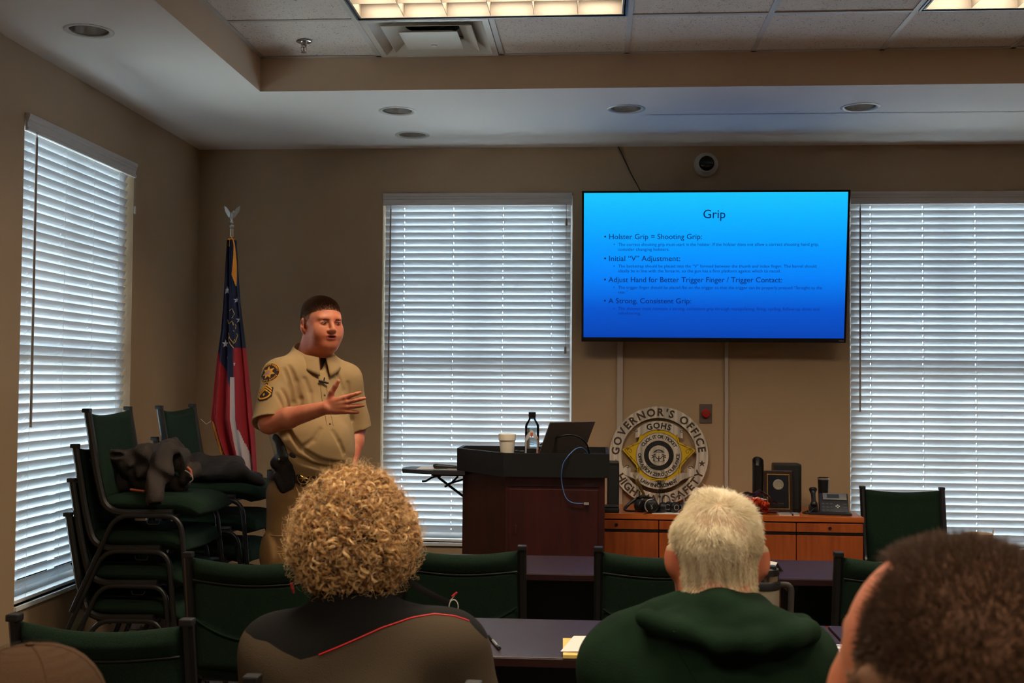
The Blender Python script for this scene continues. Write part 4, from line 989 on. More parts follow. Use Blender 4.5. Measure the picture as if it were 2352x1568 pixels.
for k in range(14):
    yy = .03+k*.0095; n_ = 10
    for i in range(n_):
        u0, u1 = .3+i*.06, .3+(i+1)*.06; v0 = yy/.19; pz_ = lambda u, v: (u*.17+v*.035, v*.19, .0024+.012*(u**2)*(.6+.4*v))
        q.add([pz_(u0, v0), pz_(u1, v0), pz_(u1, v0+.015), pz_(u0, v0+.015)], [(0, 1, 2, 3)])
o = q.build('print_lines', mat('print_grey', (176, 168, 160), .7), t)
# pen
p0, p1 = at(1124, 1461, Z=TZ+.005), at(1147, 1489, Z=TZ+.005)
t = thing('ballpoint_pen', 'ballpoint pen lying on the table right of the curly haired person', 'pen', (p0.x, p0.y, TZ+.0055)); dv = (p1-p0)
MB().tube([(0, 0, 0), dv*.1, dv*.9, dv], [.002, .0045, .0045, .003], 10).build('barrel', mat('pen_clear', (150, 150, 156), .2, metal=.3), t, smooth=50); MB().tube([dv*.0, dv*.36], .005, 10).build('cap', M_black, t, smooth=50); MB().tube([dv*.84, dv*1.0], .005, 10).build('end_plug', M_black, t)
t['category'] = 'pen'
# tumbler
t = on_table('travel_mug', 'beige insulated travel mug with a black lid and handle, right of the white haired man', 'mug', 1752, 1462)
M_mug = mat('mug_beige', (150, 140, 120), .45, bump=.05, bscale=500)
MB().lathe([(.0, 0), (.036, .0), (.038, .004), (.043, .07), (.046, .075), (.047, .14), (.0, .14)], 36, cap=False).build('mug_body', M_mug, t, smooth=30)
MB().lathe([(.047, .138), (.05, .141), (.05, .158), (.047, .163)], 36, cap=False).build('collar_band', M_black, t, smooth=40); MB().lathe([(.046, .16), (.045, .18), (.044, .183)], 36, cap=False).build('steel_rim', M_chrome, t, smooth=40)
MB().lathe([(.046, .178), (.047, .181), (.045, .196), (.036, .2), (.034, .196), (.0, .196)], 36, cap=False).build('lid', M_black, t, smooth=40); MB().box((.0, -.03, .196), (.035, .0, .207), bev=.003).build('lid_slider', M_black, t)
MB().tube(rounded([(.045, 0, .15), (.082, .0, .15), (.078, .0, .03), (.042, 0, .03)], .022, 5), .009, 10, sx=.7).build('handle', mat('mug_handle', (50, 46, 42), .5), t, smooth=60)
# badges
for k, (px, py, lb) in enumerate(((1902, 1489, 'white name badge sheet with blue Hello headings, the nearer one'), (1890, 1478, 'white name badge sheet with blue Hello headings, half under the nearer one'))):
    p_ = at(px, py+14, Z=TZ); t = thing('badge_sheet', lb, 'name badge', (p_.x, p_.y, TZ+.001*(1-k)), .05-.1*k, 'name badge sheets on the table')
    MB().box((-.03, -.025, .0003), (.2, .07, .001)).build('sheet', M_paper, t)
    for yy in (.046, .012):
        MB().box((-.025, yy, .001), (.19, yy+.011, .0013)).build('blue_header', mat('badge_blue', (40, 66, 160), .6), t)
    q = MB(); v, f = text_mesh('Hello', .011)
    for yy in (.048, .014):
        for xx in (-.0, .08, .15): q.add([(xx+x, yy+y, .0014) for x, y, z in v], f)
    q.build('badge_text', M_paper, t)
# tall cup with a stirrer on the front table, name tent
t = thing('paper_cup', 'tall pale paper cup with a wooden stirrer, behind the dark haired head', 'cup', (at(2248, 1228, Y=4.66).x, 4.66, TZ)); h_ = at(2248, 1224, Y=4.66).z-TZ
MB().lathe([(.0, 0), (.034, 0), (.036, .004), (.05, h_-.003), (.052, h_), (.049, h_), (.034, .01), (.0, .01)], 32, cap=False).build('cup_body', mat('paper_cup', (196, 172, 150), .7), t, smooth=40); MB().box((.034, -.004, h_-.05), (.037, .004, h_+.018), mt=Matrix.Rotation(.12, 4, 'Y')).build('stirrer', mat('stirrer_wood', (190, 160, 120), .6), t)
p_ = at(1766, 1308, Z=TZ); t = thing('folded_leaflet', 'folded white leaflet on the front table right of the white haired head', 'leaflet', (p_.x, p_.y, TZ), -1.0)
MB().add([(-.08, -.03, 0), (.05, -.03, 0), (.05, 0, .035), (-.08, 0, .035), (-.08, .03, 0), (.05, .03, 0)], [(0, 1, 2, 3), (3, 2, 5, 4)]).build('leaf', M_paper, t)

# ------------------------------------------------------------------ flag
fx_, fy_ = at(532, 520, Y=6.35).x, 6.35
t = thing('state_flag', 'furled blue, red and white state flag with gold fringe on a pole in the corner', 'flag', (fx_, fy_, 0))
ft = at(532, 545, Y=fy_).z
M_eagle = mat('eagle_silver', (190, 190, 184), .3, metal=.8)
MB().tube([(0, 0, .04), (0, 0, ft)], .013, 14).build('pole', mat('pole_wood', (70, 34, 16), .4), t, smooth=60)
MB().tube([(0, 0, ft), (0, 0, ft+.05)], .011, 14).build('ferrule', mat('ferrule_brass', (196, 180, 150), .3, metal=.8), t, smooth=60)
MB().lathe([(.0, 0), (.16, 0), (.16, .015), (.05, .05), (.02, .07), (.0, .07)], 32, cap=False).build('base', mat('flag_base', (120, 96, 50), .4, metal=.6), t, smooth=40)
e = MB(); e.ball((0, 0, ft+.065), .015, 14); e.lathe([(.012, ft+.08), (.006, ft+.095), (.0, ft+.1)], 12, cap=False); fin = e.build('finial_ball', M_eagle, t, smooth=80)
e = MB(); e.ball((0, -.002, ft+.118), (.011, .010, .026), 12); e.ball((.012, -.002, ft+.146), (.009, .007, .008), 10); e.tube([(.018, -.002, ft+.146), (.028, -.002, ft+.142)], [.004, .001], 6)
def wing(s):
    pts = [(0, .0), (s*.014, .028), (s*.03, .048), (s*.046, .058), (s*.042, .03), (s*.03, .01), (s*.015, -.012)]; n = len(pts)
    v = [(x, -.004+abs(x)*.2, ft+.122+z) for x, z in pts]+[(x, .001+abs(x)*.2, ft+.122+z) for x, z in pts]
    e.add(v, [tuple(range(n)), tuple(range(n, 2*n))[::-1]]+[(i, n+i, n+(i+1) % n, (i+1) % n) for i in range(n)])
wing(-1); wing(1); e.tube([(0, 0, ft+.1), (-.006, 0, ft+.085)], [.008, .014], 6); e.build('eagle', M_eagle, t, smooth=40)
# draped cloth: folds around the pole, widening downwards
fb = at(560, 1100, Y=fy_).z
outL = [(545, 540), (523, 552), (520, 600), (516, 680), (510, 760), (500, 830), (493, 900), (487, 962), (499, 1010), (520, 1065), (530, 1100)]
outR = [(545, 540), (543, 560), (546, 620), (552, 700), (562, 780), (570, 850), (577, 920), (585, 1000), (590, 1100)]
def interp(tab, y):
    tab = tab[1:]
    for (x0, y0), (x1, y1) in zip(tab, tab[1:]):
        if y <= y1: return x0+(x1-x0)*max(0, (y-y0))/(y1-y0)
    return tab[-1][0]
def cloth_pt(u, v):
    py = 552+v*(1098-552); xl = at(interp(outL, py), py, Y=fy_).x-fx_; xr = at(interp(outR, py), py, Y=fy_).x-fx_
    z = at(540, py, Y=fy_).z; w_ = (xr-xl); th_ = 2*PI*u
    # a flattened loop with folds
    fold = 1+.0*v
    x = (xl+xr)/2-w_/2*math.cos(th_); y = -math.sin(th_)*(.02+w_*.28)+(.010+.022*v)*math.sin(5*th_+1.3)*math.sin(th_)**2
    y += (.006+.012*v)*math.sin(11*th_)*(1 if math.sin(th_) > 0 else .3)
    return (x, y, z)
NU, NV = 210, 180
fl = MB().grid(cloth_pt, NU, NV, closed_u=True).build('flag_cloth', None, t, smooth=120)
def cm(name, rgb): return mat(name, rgb, .85, bump=.15, bscale=500)
for m_ in (cm('flag_navy', (18, 26, 58)), cm('flag_red', (150, 20, 30)), cm('flag_white', (196, 180, 180))): fl.data.materials.append(m_)
def seg(tab, y):
    for (x0, y0), (x1, y1) in zip(tab, tab[1:]):
        if y0 <= y <= y1: return x0+(x1-x0)*(y-y0)/(y1-y0)
    return None
for pl_ in fl.data.polygons:
    c_ = pl_.center; v_ = (552-0); zc_ = c_.z
    # region edges on the cloth itself, as fractions of its width and height
    vv = (at(540, 552, Y=fy_).z-zc_)/(at(540, 552, Y=fy_).z-at(540, 1098, Y=fy_).z); py = 552+vv*546
    xl = at(interp(outL, py), py, Y=fy_).x-fx_; xr = at(interp(outR, py), py, Y=fy_).x-fx_; uu = (c_.x-xl)/(xr-xl)
    k = 0
    blue_edge = 805 if uu < .15 else 805+(uu-.15)*105/.45 if uu < .6 else 905 if uu < .66 else 800
    if uu < .6: blue_edge = 800 + min(1, uu/.35)*50 + (45 if uu > .35 else 0)*((uu-.35)/.25 if uu > .35 else 0)
    if py > blue_edge: k = 1
    if py > 868 and .56 < uu < .70: k = 2
    if py > 985 and .62 < uu < (.75+(py-985)*.0022): k = 2
    pl_.material_index = k
# stars, emblem and fringe
def on_cloth(px, py, dx=0):
    p_ = at(px, py, Y=fy_); xl = interp(outL, py); xr = interp(outR, py); q_ = min(.97, max(.03, (px-xl)/(xr-xl)))
    th_ = math.acos(1-2*q_); u = th_/(2*PI); return Vector(cloth_pt(u, (py-552)/546))
q = MB()
for (px, py, r_) in ((527, 668, 10), (524, 790, 10), (547, 690, 7), (552, 735, 8), (530, 822, 4), (549, 836, 6)):
    pts_ = []
    for (x, y) in star(5, r_, r_*.4, 90):
        c_ = on_cloth(px+x*.55, py-y); pts_.append((c_.x, c_.y-.006, c_.z))
    q.add(pts_, [tuple(range(10))])
q.build('white_stars', mat('star_white', (200, 200, 204), .7), t)
q = MB()
for pl_ in (((535, 715), (541, 710), (546, 722), (540, 732)), ((527, 735), (533, 745), (541, 738), (545, 748)), ((531, 765), (537, 778), (545, 788), (549, 780)), ((545, 760), (552, 770), (550, 786), (545, 790)), ((530, 775), (538, 790), (547, 800)), ((543, 742), (549, 748), (549, 756))):
    q.tube([on_cloth(a, b)+Vector((0, -.007, 0)) for a, b in pl_], .0022, 5)
q.build('gold_emblem', mat('emblem_gold', (176, 140, 60), .6), t)
M_fr = mat('gold_fringe', (226, 138, 24), .7, bump=.4, bscale=300)
q = MB(); pts_ = [(487, 966), (493, 985), (500, 1010), (508, 1035), (520, 1060), (533, 1078), (548, 1090)]
sp_ = smoothpath([at(a, b, Y=fy_-.05)-Vector((fx_, fy_, 0)) for a, b in pts_], 14)
for i, c_ in enumerate(sp_):
    q.tube([c_, c_+Vector((.010+.004*math.sin(i), -.004, -.018)), c_+Vector((.014, -.003, -.046))], [.004, .0035, .002], 5)
o = q.build('bottom_fringe', M_fr, t, smooth=60); o['kind'] = 'stuff'
q = MB()
for k in range(26):
    a = 2*PI*k/26; q.tube([(.012*math.cos(a), .012*math.sin(a), ft-.005), (.02*math.cos(a), .02*math.sin(a), ft-.03), (.026*math.cos(a), .026*math.sin(a), ft-.055)], [.004, .004, .002], 5)
o = q.build('top_fringe', M_fr, t, smooth=60); o['kind'] = 'stuff'
q = MB()
for k in range(7): q.tube(smoothpath([(.012, -.03, ft-.0), (.03+.001*k, -.045-.002*k, ft-.05), (.030+.003*k, -.055, ft-.16), (.026+.004*k, -.06, ft-.22-.01*k)], 5), .0035, 5)
q.build('gold_tassel_cord', M_fr, t, smooth=60)
p1, p2, p3 = at(461, 962, Y=fy_-.05), at(474, 974, Y=fy_-.05), at(488, 964, Y=fy_-.05)
o_ = Vector((fx_, fy_, 0)); MB().tube([p1-o_, p2-o_, p3-o_], .0016, 6).build('wire_hook', M_cord, t)
# ------------------------------------------------------------------ smooth bodies: signed distance shapes meshed by surface nets
class SDF:
    """ordered list of rounded shapes blended smoothly; add=True unites, add=False carves"""
    def __init__(s): s.ops = []
    def _p(s, fn, c, r, k, add): s.ops.append((fn, np.array(c, float), r, k, add)); return s
    def ell(s, c, r, k=.02, rot=None, add=True):
        c = np.array(c, float); r = np.array(r, float); R_ = np.array(rot.to_3x3()) if rot is not None else None
        def fn(P):
            q = P-c
            if R_ is not None: q = q@R_
            k0 = np.sqrt(((q/r)**2).sum(1)); k1 = np.sqrt(((q/(r*r))**2).sum(1))+1e-9
            return k0*(k0-1)/k1
        return s._p(fn, c, r.max(), k, add)
    def cone(s, a, b, ra, rb, k=.02, flat=None, add=True):
        """tapered capsule; flat=(axis, factor) squashes its section along an axis"""
        a = np.array(a, float); b = np.array(b, float); ab = b-a; L2 = ab@ab+1e-12
        if flat is not None: ax = np.array(flat[0], float); ax /= np.linalg.norm(ax); kf = 1/flat[1]-1
        def fn(P):
            h = np.clip(((P-a)@ab)/L2, 0, 1); q = P-a-h[:, None]*ab; r = ra+(rb-ra)*h
            if flat is not None:
                q = q+np.outer(q@ax, ax)*kf; return (np.sqrt((q*q).sum(1))-r)*.8
            return np.sqrt((q*q).sum(1))-r
        return s._p(fn, (a+b)/2, math.sqrt(L2)/2+max(ra, rb), k, add)
    def chain(s, pts, rs, k=.02, flat=None):
        for i in range(len(pts)-1): s.cone(pts[i], pts[i+1], rs[i], rs[i+1], k if i == 0 else min(k, .012), flat)
        return s
    def cut(s, p, n, k=.004):
        """removes what lies beyond the plane (p, n)"""
        p = np.array(p, float); n = np.array(n, float); n /= np.linalg.norm(n)
        s.ops.append((lambda P: -((P-p)@n), None, 0, k, False)); return s
    def warp(s, fn): s.ops.append((fn, None, 0, 0, 'warp')); return s
    def __call__(s, P, bc=None, br=0):
        d = np.full(len(P), 9.)
        for fn, c, r, k, add in s.ops:
            if add == 'warp': d = d+fn(P); continue
            if bc is not None and c is not None and np.linalg.norm(c-bc) > r+br+max(k, .01)*3+.01: continue
            e = fn(P)
            if add:
                h = np.clip(.5+.5*(d-e)/k, 0, 1); d = d*(1-h)+e*h-k*h*(1-h)
            else:
                h = np.clip(.5-.5*(d+e)/k, 0, 1); d = d*(1-h)-e*h+k*h*(1-h)
        return d
def mesh_sdf(f, lo, hi, h, B=20):
    lo = np.array(lo, float); n = np.ceil((np.array(hi)-lo)/h).astype(int)+1; NX, NY, NZ = (n+4)
    ids, pos, quads = [], [], []
    offs = np.array([(i, j, k) for i in (0, 1) for j in (0, 1) for k in (0, 1)])
    edges = [(a, b) for a in range(8) for b in range(a+1, 8) if abs(offs[a]-offs[b]).sum() == 1]
    for bi in range(0, n[0], B):
        for bj in range(0, n[1], B):
            for bk in range(0, n[2], B):
                b0 = np.array([bi, bj, bk]); c = lo+(b0+B/2)*h; br = B*h*.87+h
                if abs(f(c[None], c, br)[0]) > br*1.9: continue
                g = np.stack(np.meshgrid(*[np.arange(-1, B+2)]*3, indexing='ij'), -1); P = lo+(b0+g)*h
                d = f(P.reshape(-1, 3), c, br).reshape(g.shape[:3]); ins = d < 0
                if ins.all() or not ins.any(): continue
                m = B+2
                cd = np.stack([d[o[0]:o[0]+m, o[1]:o[1]+m, o[2]:o[2]+m] for o in offs], -1); ci = cd < 0; mix = ci.any(-1) & ~ci.all(-1)
                idx = np.argwhere(mix); v = cd[mix]; acc = np.zeros((len(idx), 3)); cnt = np.zeros(len(idx))
                for a, b in edges:
                    da, db = v[:, a], v[:, b]; s_ = (da < 0) != (db < 0); t = np.where(s_, da/(da-db+1e-12), 0)
                    acc += s_[:, None]*(offs[a]+t[:, None]*(offs[b]-offs[a])); cnt += s_
                gi = idx-1+b0; pos.append(lo+(gi+acc/cnt[:, None])*h); gid = ((gi[:, 0]+1)*NY+gi[:, 1]+1)*NZ+gi[:, 2]+1; ids.append(gid)
                core = ins[1:B+1, 1:B+1, 1:B+1]
                for ax in range(3):
                    sl = [slice(1, B+1)]*3; sl[ax] = slice(2, B+2); nb = ins[tuple(sl)]; e = np.argwhere(core != nb)
                    if not len(e): continue
                    flip = core[tuple(e.T)]; e = e+b0; u, w = [(1, 2), (2, 0), (0, 1)][ax]; q = []
                    for du, dw in ((-1, -1), (0, -1), (0, 0), (-1, 0)):
                        cc = e.copy(); cc[:, u] += du; cc[:, w] += dw; q.append(((cc[:, 0]+1)*NY+cc[:, 1]+1)*NZ+cc[:, 2]+1)
                    q = np.stack(q, 1); q[~flip] = q[~flip][:, ::-1]; quads.append(q)
    ids = np.concatenate(ids); pos = np.concatenate(pos); quads = np.concatenate(quads)
    uid, first = np.unique(ids, return_index=True); pos = pos[first]
    qi = np.searchsorted(uid, quads); qi = np.clip(qi, 0, len(uid)-1); ok = (uid[qi] == quads).all(1); qi = qi[ok]
    return pos, qi
def np_mesh(name, pos, quads, m, parent=None, smooth=True):
    me = bpy.data.meshes.new(name); me.vertices.add(len(pos)); me.vertices.foreach_set('co', pos.astype(np.float32).ravel())
    me.loops.add(quads.size); me.loops.foreach_set('vertex_index', quads.astype(np.int32).ravel()); me.polygons.add(len(quads))
    me.polygons.foreach_set('loop_start', np.arange(0, quads.size, 4, dtype=np.int32)); me.polygons.foreach_set('loop_total', np.full(len(quads), 4, np.int32))
    me.update(calc_edges=True); me.validate()
    for q in (m if isinstance(m, (list, tuple)) else [m]): me.materials.append(q)
    if smooth: me.shade_smooth()
    return link(name, me, parent)
def body(name, f, lo, hi, h, m, parent): 
    pos, q = mesh_sdf(f, lo, hi, h); return np_mesh(name, pos, q, m, parent)
def centers(o):
    me = o.data; n = len(me.polygons); a = np.zeros(n*3, np.float32); me.polygons.foreach_get('center', a); return a.reshape(-1, 3)
def set_mats(o, idx): o.data.polygons.foreach_set('material_index', idx.astype(np.int32)); o.data.update()
def edge_mat(name, m_rgb, n_rgb):
    """two cloths met at the zero line of the mesh's own float attribute 'panel'"""
    m = mat(name, m_rgb, .9, bump=.25, bscale=450, spec=.2); N, L = m.node_tree.nodes, m.node_tree.links; p = N['Principled BSDF']
    a = N.new('ShaderNodeAttribute'); a.attribute_name = 'panel'; g = N.new('ShaderNodeMath'); g.operation = 'GREATER_THAN'; g.inputs[1].default_value = 0; L.new(a.outputs['Fac'], g.inputs[0])
    x = N.new('ShaderNodeMix'); x.data_type = 'RGBA'; L.new(g.outputs[0], x.inputs[0]); x.inputs[6].default_value = (*lin(n_rgb), 1); x.inputs[7].default_value = (*lin(m_rgb), 1); L.new(x.outputs[2], p.inputs['Base Color']); return m
def onto(f, o, d, t0=0., t1=.4, n=15):
    """outermost surface points along rays o + t d"""
    o = np.array(o, float); d = np.array(d, float); lo_ = np.full(len(d), t0); hi_ = np.full(len(d), t1)
    for _ in range(n):
        m_ = (lo_+hi_)/2; s_ = f(o+d*m_[:, None]) < 0; lo_ = np.where(s_, m_, lo_); hi_ = np.where(s_, hi_, m_)
    return o+d*((lo_+hi_)/2)[:, None]
def grad(f, P, e=.002):
    g = np.stack([f(P+np.eye(3)[i]*e)-f(P-np.eye(3)[i]*e) for i in range(3)], 1); return g/(np.linalg.norm(g, axis=1, keepdims=True)+1e-9)
def strands(name, pos, rad, m, parent, tone=None):
    """pos (N, K, 3), rad (N, K) -> one hair curves object"""
    N_, K_ = pos.shape[:2]; hc = bpy.data.hair_curves.new(name); hc.add_curves([K_]*N_)
    hc.points.foreach_set('position', pos.astype(np.float32).ravel())
    if 'radius' not in hc.attributes: hc.attributes.new('radius', 'FLOAT', 'POINT')
    hc.attributes['radius'].data.foreach_set('value', rad.astype(np.float32).ravel())
    if tone is not None: hc.attributes.new('tone', 'FLOAT', 'CURVE').data.foreach_set('value', tone.astype(np.float32))
    hc.materials.append(m); o = link(name, hc, parent); o['kind'] = 'stuff'; return o
def hair_mat(name, cols, rough=.45, spec=.5, tone=False):
    m = bpy.data.materials.new(name); m.use_nodes = True; N, L = m.node_tree.nodes, m.node_tree.links; p = N['Principled BSDF']
    hi_ = N.new('ShaderNodeAttribute' if tone else 'ShaderNodeHairInfo'); r = N.new('ShaderNodeValToRGB')
    if tone: hi_.attribute_name = 'tone'
    L.new(hi_.outputs['Fac' if tone else 'Random'], r.inputs[0]); L.new(r.outputs[0], p.inputs['Base Color'])
    el = r.color_ramp.elements
    for i, c in enumerate(cols):
        e = el[i] if i < 2 else el.new(1)
        e.position = i/(len(cols)-1) if i < 2 else 1; e.color = (*lin(c), 1)
    for i, c in enumerate(cols): el[i].position = i/(len(cols)-1); el[i].color = (*lin(c), 1)
    p.inputs['Roughness'].default_value = rough; p.inputs['Specular IOR Level'].default_value = spec; return m
def folds(waves):
    ws = [(np.array(k, float), a, ph) for k, a, ph in waves]
    return lambda P: sum(a*np.sin(P@k+ph+1.3*np.sin(P@k[[1, 2, 0]]*.37+ph)) for k, a, ph in ws)
def hand_sdf(S, Wp, d, n, t, fan=(10, 3, -4, -12), curl=(12, 12, 12, 12), thumb=(.75, .35), sc_=1.0, k=.008):
    """five fingered hand: Wp wrist, d fingers' direction, n palm normal, t thumb side"""
    Wp, d, n, t = [Vector(v) for v in (Wp, d, n, t)]; d.normalize(); n = (n-d*n.dot(d)).normalized(); t = (t-d*t.dot(d)-n*t.dot(n)).normalized()
    kn = [(.086, .030), (.091, .010), (.087, -.010), (.078, -.028)]; ln = (.070, .078, .072, .056)
    S.ell(Wp+d*.048*sc_+n*.004, (.044*sc_, .034*sc_, .0145*sc_), k, Matrix((d, t, n)).transposed())
    for (a, b), L_, fa, cu in zip(kn, ln, fan, curl):
        K_ = Wp+(d*a+t*b)*sc_; S.cone(Wp+(d*.01+t*b*.55)*sc_, K_, .0155*sc_, .0115*sc_, k)
        dd = (d*math.cos(math.radians(fa))+t*math.sin(math.radians(fa))).normalized(); p = K_
        for j, (fr, r0, r1) in enumerate(((.45, .0102, .0092), (.31, .0092, .0083), (.24, .0083, .0068))):
            cc = math.radians(cu*(1+j*.9)); q = p+(dd*math.cos(cc)+n*math.sin(cc))*L_*fr*sc_; S.cone(p, q, r0*sc_, r1*sc_, .004); p = q
    b0 = Wp+(d*.018+t*.022+n*.006)*sc_; a1 = (d*math.cos(thumb[0])+t*math.sin(thumb[0])+n*thumb[1]).normalized()
    b1 = b0+a1*.042*sc_; a2 = (d*math.cos(thumb[0]*.75)+t*math.sin(thumb[0]*.75)+n*thumb[1]).normalized(); b2 = b1+a2*.032*sc_; b3 = b2+a2*.025*sc_
    S.cone(b0, b1, .0155*sc_, .0125*sc_, .012); S.cone(b1, b2, .0118*sc_, .0105*sc_, .005); S.cone(b2, b3, .0105*sc_, .0078*sc_, .004)
def head_sdf(S, c, rot, s=1.0, wide=1.0, ears=True, face=True, open_mouth=True):
    """head with centre c, rotation rot (local -y = face, z = up)"""
    c = Vector(c); R_ = rot.to_3x3(); T = lambda x, y, z: c+R_ @ (Vector((x*wide, y, z))*s); r4 = rot.to_4x4()
    E = lambda p, r, k=.02, rr=None, add=True: S.ell(T(*p), [q*s for q in (r[0]*wide, r[1], r[2])], k*s, (r4 @ rr) if rr else r4, add)
    E((0, .012, .032), (.0765, .097, .088)); E((0, -.03, .01), (.0675, .062, .085), .03)       # cranium, front
    E((0, -.028, -.045), (.062, .060, .060), .03); E((0, -.058, -.085), (.036, .03, .026), .03)   # jaw, chin
    for q in (-1, 1):
        E((q*.045, -.02, -.06), (.022, .05, .035), .025); E((q*.038, -.062, -.018), (.026, .022, .022), .03); E((q*.036, -.056, -.046), (.026, .034, .034), .03)  # jaw corner, cheekbone
        if ears:
            E((q*.081, .012, -.005), (.009, .020, .033), .006, Matrix.Rotation(q*.55, 4, 'Z') @ Matrix.Rotation(-.15, 4, 'X'))
            E((q*.087, .004, .0), (.006, .010, .016), .005, Matrix.Rotation(q*.35, 4, 'Z'), False); E((q*.078, .003, -.033), (.006, .009, .011), .005)
    if face:
        E((0, -.081, .028), (.050, .016, .013), .018)                                                # brow
        for q in (-1, 1): E((q*.031, -.098, .007), (.0155, .013, .0105), .010, None, False)             # sockets
        for q in (-1, 1): E((q*.031, -.0835, .006), (.0165, .0125, .0125), .004)                         # eyeballs under the lids
        S.cone(T(0, -.092, .018), T(0, -.112, -.022), .0085*s, .012*s, .012*s); E((0, -.108, -.026), (.014, .012, .010), .006)
        for q in (-1, 1): E((q*.013, -.099, -.028), (.0085, .010, .0075), .005)
        E((0, -.083, -.052), (.030, .018, .020), .014)
        E((0, -.099, -.049), (.021, .007, .0045), .005); E((0, -.097, -.064), (.019, .007, .0055), .005)
        if open_mouth: E((0, -.104, -.0565), (.0140, .009, .0028), .003, None, False)
    return T
M_skin = mat('skin_warm', (214, 136, 102), .5, rgb2=(200, 112, 82), scale=18, bump=.05, bscale=300, spec=.4)
M_skin_fair = mat('skin_fair', (204, 132, 98), .5, rgb2=(190, 112, 82), scale=20, spec=.4)
M_lip = mat('lip', (186, 84, 72), .5); M_mouth = mat('mouth_inside', (104, 40, 34), .6)
M_eyew = mat('eye_white', (205, 196, 186), .25); M_iris = mat('iris', (44, 34, 28), .15)
# ------------------------------------------------------------------ presenter
YP = 5.32
p_ = at(712, 1100, Y=YP); RZ = math.radians(38)
pr = thing('person', 'man in a tan uniform shirt standing beside the flag, one hand at his chest', 'person', (p_.x, YP, 0), RZ)
IM = (Matrix.Translation((p_.x, YP, 0)) @ Matrix.Rotation(RZ, 4, 'Z')).inverted()
IR = IM.to_3x3()
def L(px, py, Y): return IM @ at(px, py, Y=Y)
hz = L(738, 745, YP)
HC = Vector((hz.x, hz.y, hz.z-.0)); hrot = Matrix.Rotation(math.radians(4), 4, 'Z') @ Matrix.Rotation(math.radians(2), 4, 'X')
RS, RE, RW = L(640, 862, 5.20), L(618, 972, 5.06), L(748, 936, 4.99)
LS, LE, LW = L(798, 872, 5.44), L(819, 985, 5.47), L(806, 1068, 5.36)
S = SDF(); T = head_sdf(S, HC, hrot, 1.03, 1.1)
NB = Vector((HC.x*.3, .02, 1.535))
S.cone(HC+Vector((0, .02, -.06)), NB, .076, .084, .03); S.ell(HC+Vector((0, -.035, -.095)), (.055, .05, .03), .03); S.ell(HC+Vector((0, -.02, -.10)), (.06, .06, .04), .03)
S.ell((0, .02, 1.34), (.15, .09, .2), .04); S.cone(RS, LS, .05, .05, .03); S.ell((0, -.02, 1.12), (.15, .12, .2), .05)
S.cone(RS, RE, .05, .046, .03); S.chain([RE, RE.lerp(RW, .35), RW], [.046, .047, .029], .015)
S.cone(LS, LE, .05, .043, .03); S.chain([LE, LE.lerp(LW, .35), LW], [.043, .044, .028], .015)
dW = IR @ Vector((1, .02, .16)); hand_sdf(S, RW, dW, IR @ Vector((-.05, 1, .05)), IR @ Vector((-.1, .05, 1)), (9, 3, -4, -13), (4, 5, 7, 9), (1.15, -.1), 1.04)
hand_sdf(S, LW, IR @ Vector((-.1, -.15, -1)), IR @ Vector((-1, 0, 0)), IR @ Vector((0, -1, 0)), (4, 1, -2, -6), (16, 18, 20, 22), (.6, .3), 1.0)
for q in (-1, 1): S.cone((q*.10, .0, .95), (q*.12, .02, .5), .07, .05, .04); S.cone((q*.12, .02, .5), (q*.13, .03, .09), .05, .035, .03)
skin = body('body', S, (-.6, -.6, .05), (.6, .5, 1.95), .0036, [M_skin, M_lip, M_mouth, mat('cropped_scalp', (136, 88, 62), .8)], pr)
cc = centers(skin); loc = (cc-np.array(HC))@np.array(hrot.to_3x3())/1.03; loc[:, 0] /= 1.1
ix = np.zeros(len(cc), int)
lipm = (loc[:, 1] < -.088) & (np.abs(loc[:, 0]) < .024) & (loc[:, 2] < -.0445) & (loc[:, 2] > -.071) & (((loc[:, 0]/.0245)**2+((loc[:, 2]+.057)/.0125)**2) < 1); ix[lipm] = 1
inm = (np.abs(loc[:, 0]) < .0165) & (np.abs(loc[:, 2]+.0565) < .005) & (loc[:, 1] > -.1035) & (loc[:, 1] < -.08); ix[inm] = 2
ld_ = loc/np.linalg.norm(loc, axis=1, keepdims=True); ix[(np.linalg.norm(loc, axis=1) < .16) & (ld_[:, 2] > np.where(ld_[:, 1] < 0, .39+.31*np.clip(-ld_[:, 1], 0, 1), .36-.62*ld_[:, 1]))] = 3
set_mats(skin, ix)
# eyes: white slit with iris, lids by a thin dark line
for q in (-1, 1):
    c_ = T(q*.031, -.0865, .0055)
    e = MB(); e.ball((0, 0, 0), (.0125, .0112, .0046), 18, mt=Matrix.Translation(c_) @ hrot.to_4x4()); eo = e.build('eye', M_eyew, pr, smooth=80)
    e = MB(); e.ball((0, 0, 0), (.0052, .0050, .0045), 14, mt=Matrix.Translation(T(q*.031+.001, -.0942, .0056)) @ hrot.to_4x4()); e.build('iris', M_iris, eo, smooth=80)
    pts = [T(q*.031+.014*math.cos(a), -.0985+.0035*abs(math.cos(a))*2, .0065+.0055*math.sin(a)) for a in np.linspace(.1, PI-.1, 9)]
    MB().tube(pts, .0013, 5).build('eyelid', mat('lid_shadow', (112, 56, 40), .6), pr, smooth=60)
    pts = [T(q*(.014+.007*i), -.1055+.0035*i*i*.35, .0225+.0016*i-(.0011*i*i*.5)) for i in range(6)]
    MB().tube(pts, [.0016, .0024, .0024, .0022, .0018, .001], 6, sx=.8).build('eyebrow', mat('brow_brown', (70, 42, 28), .8), pr, smooth=60)
MB().box((-.011, -.098, -.0555), (.011, -.094, -.0525), mt=Matrix.Translation(HC) @ hrot.to_4x4()).build('teeth', mat('teeth', (170, 150, 140), .3), pr)
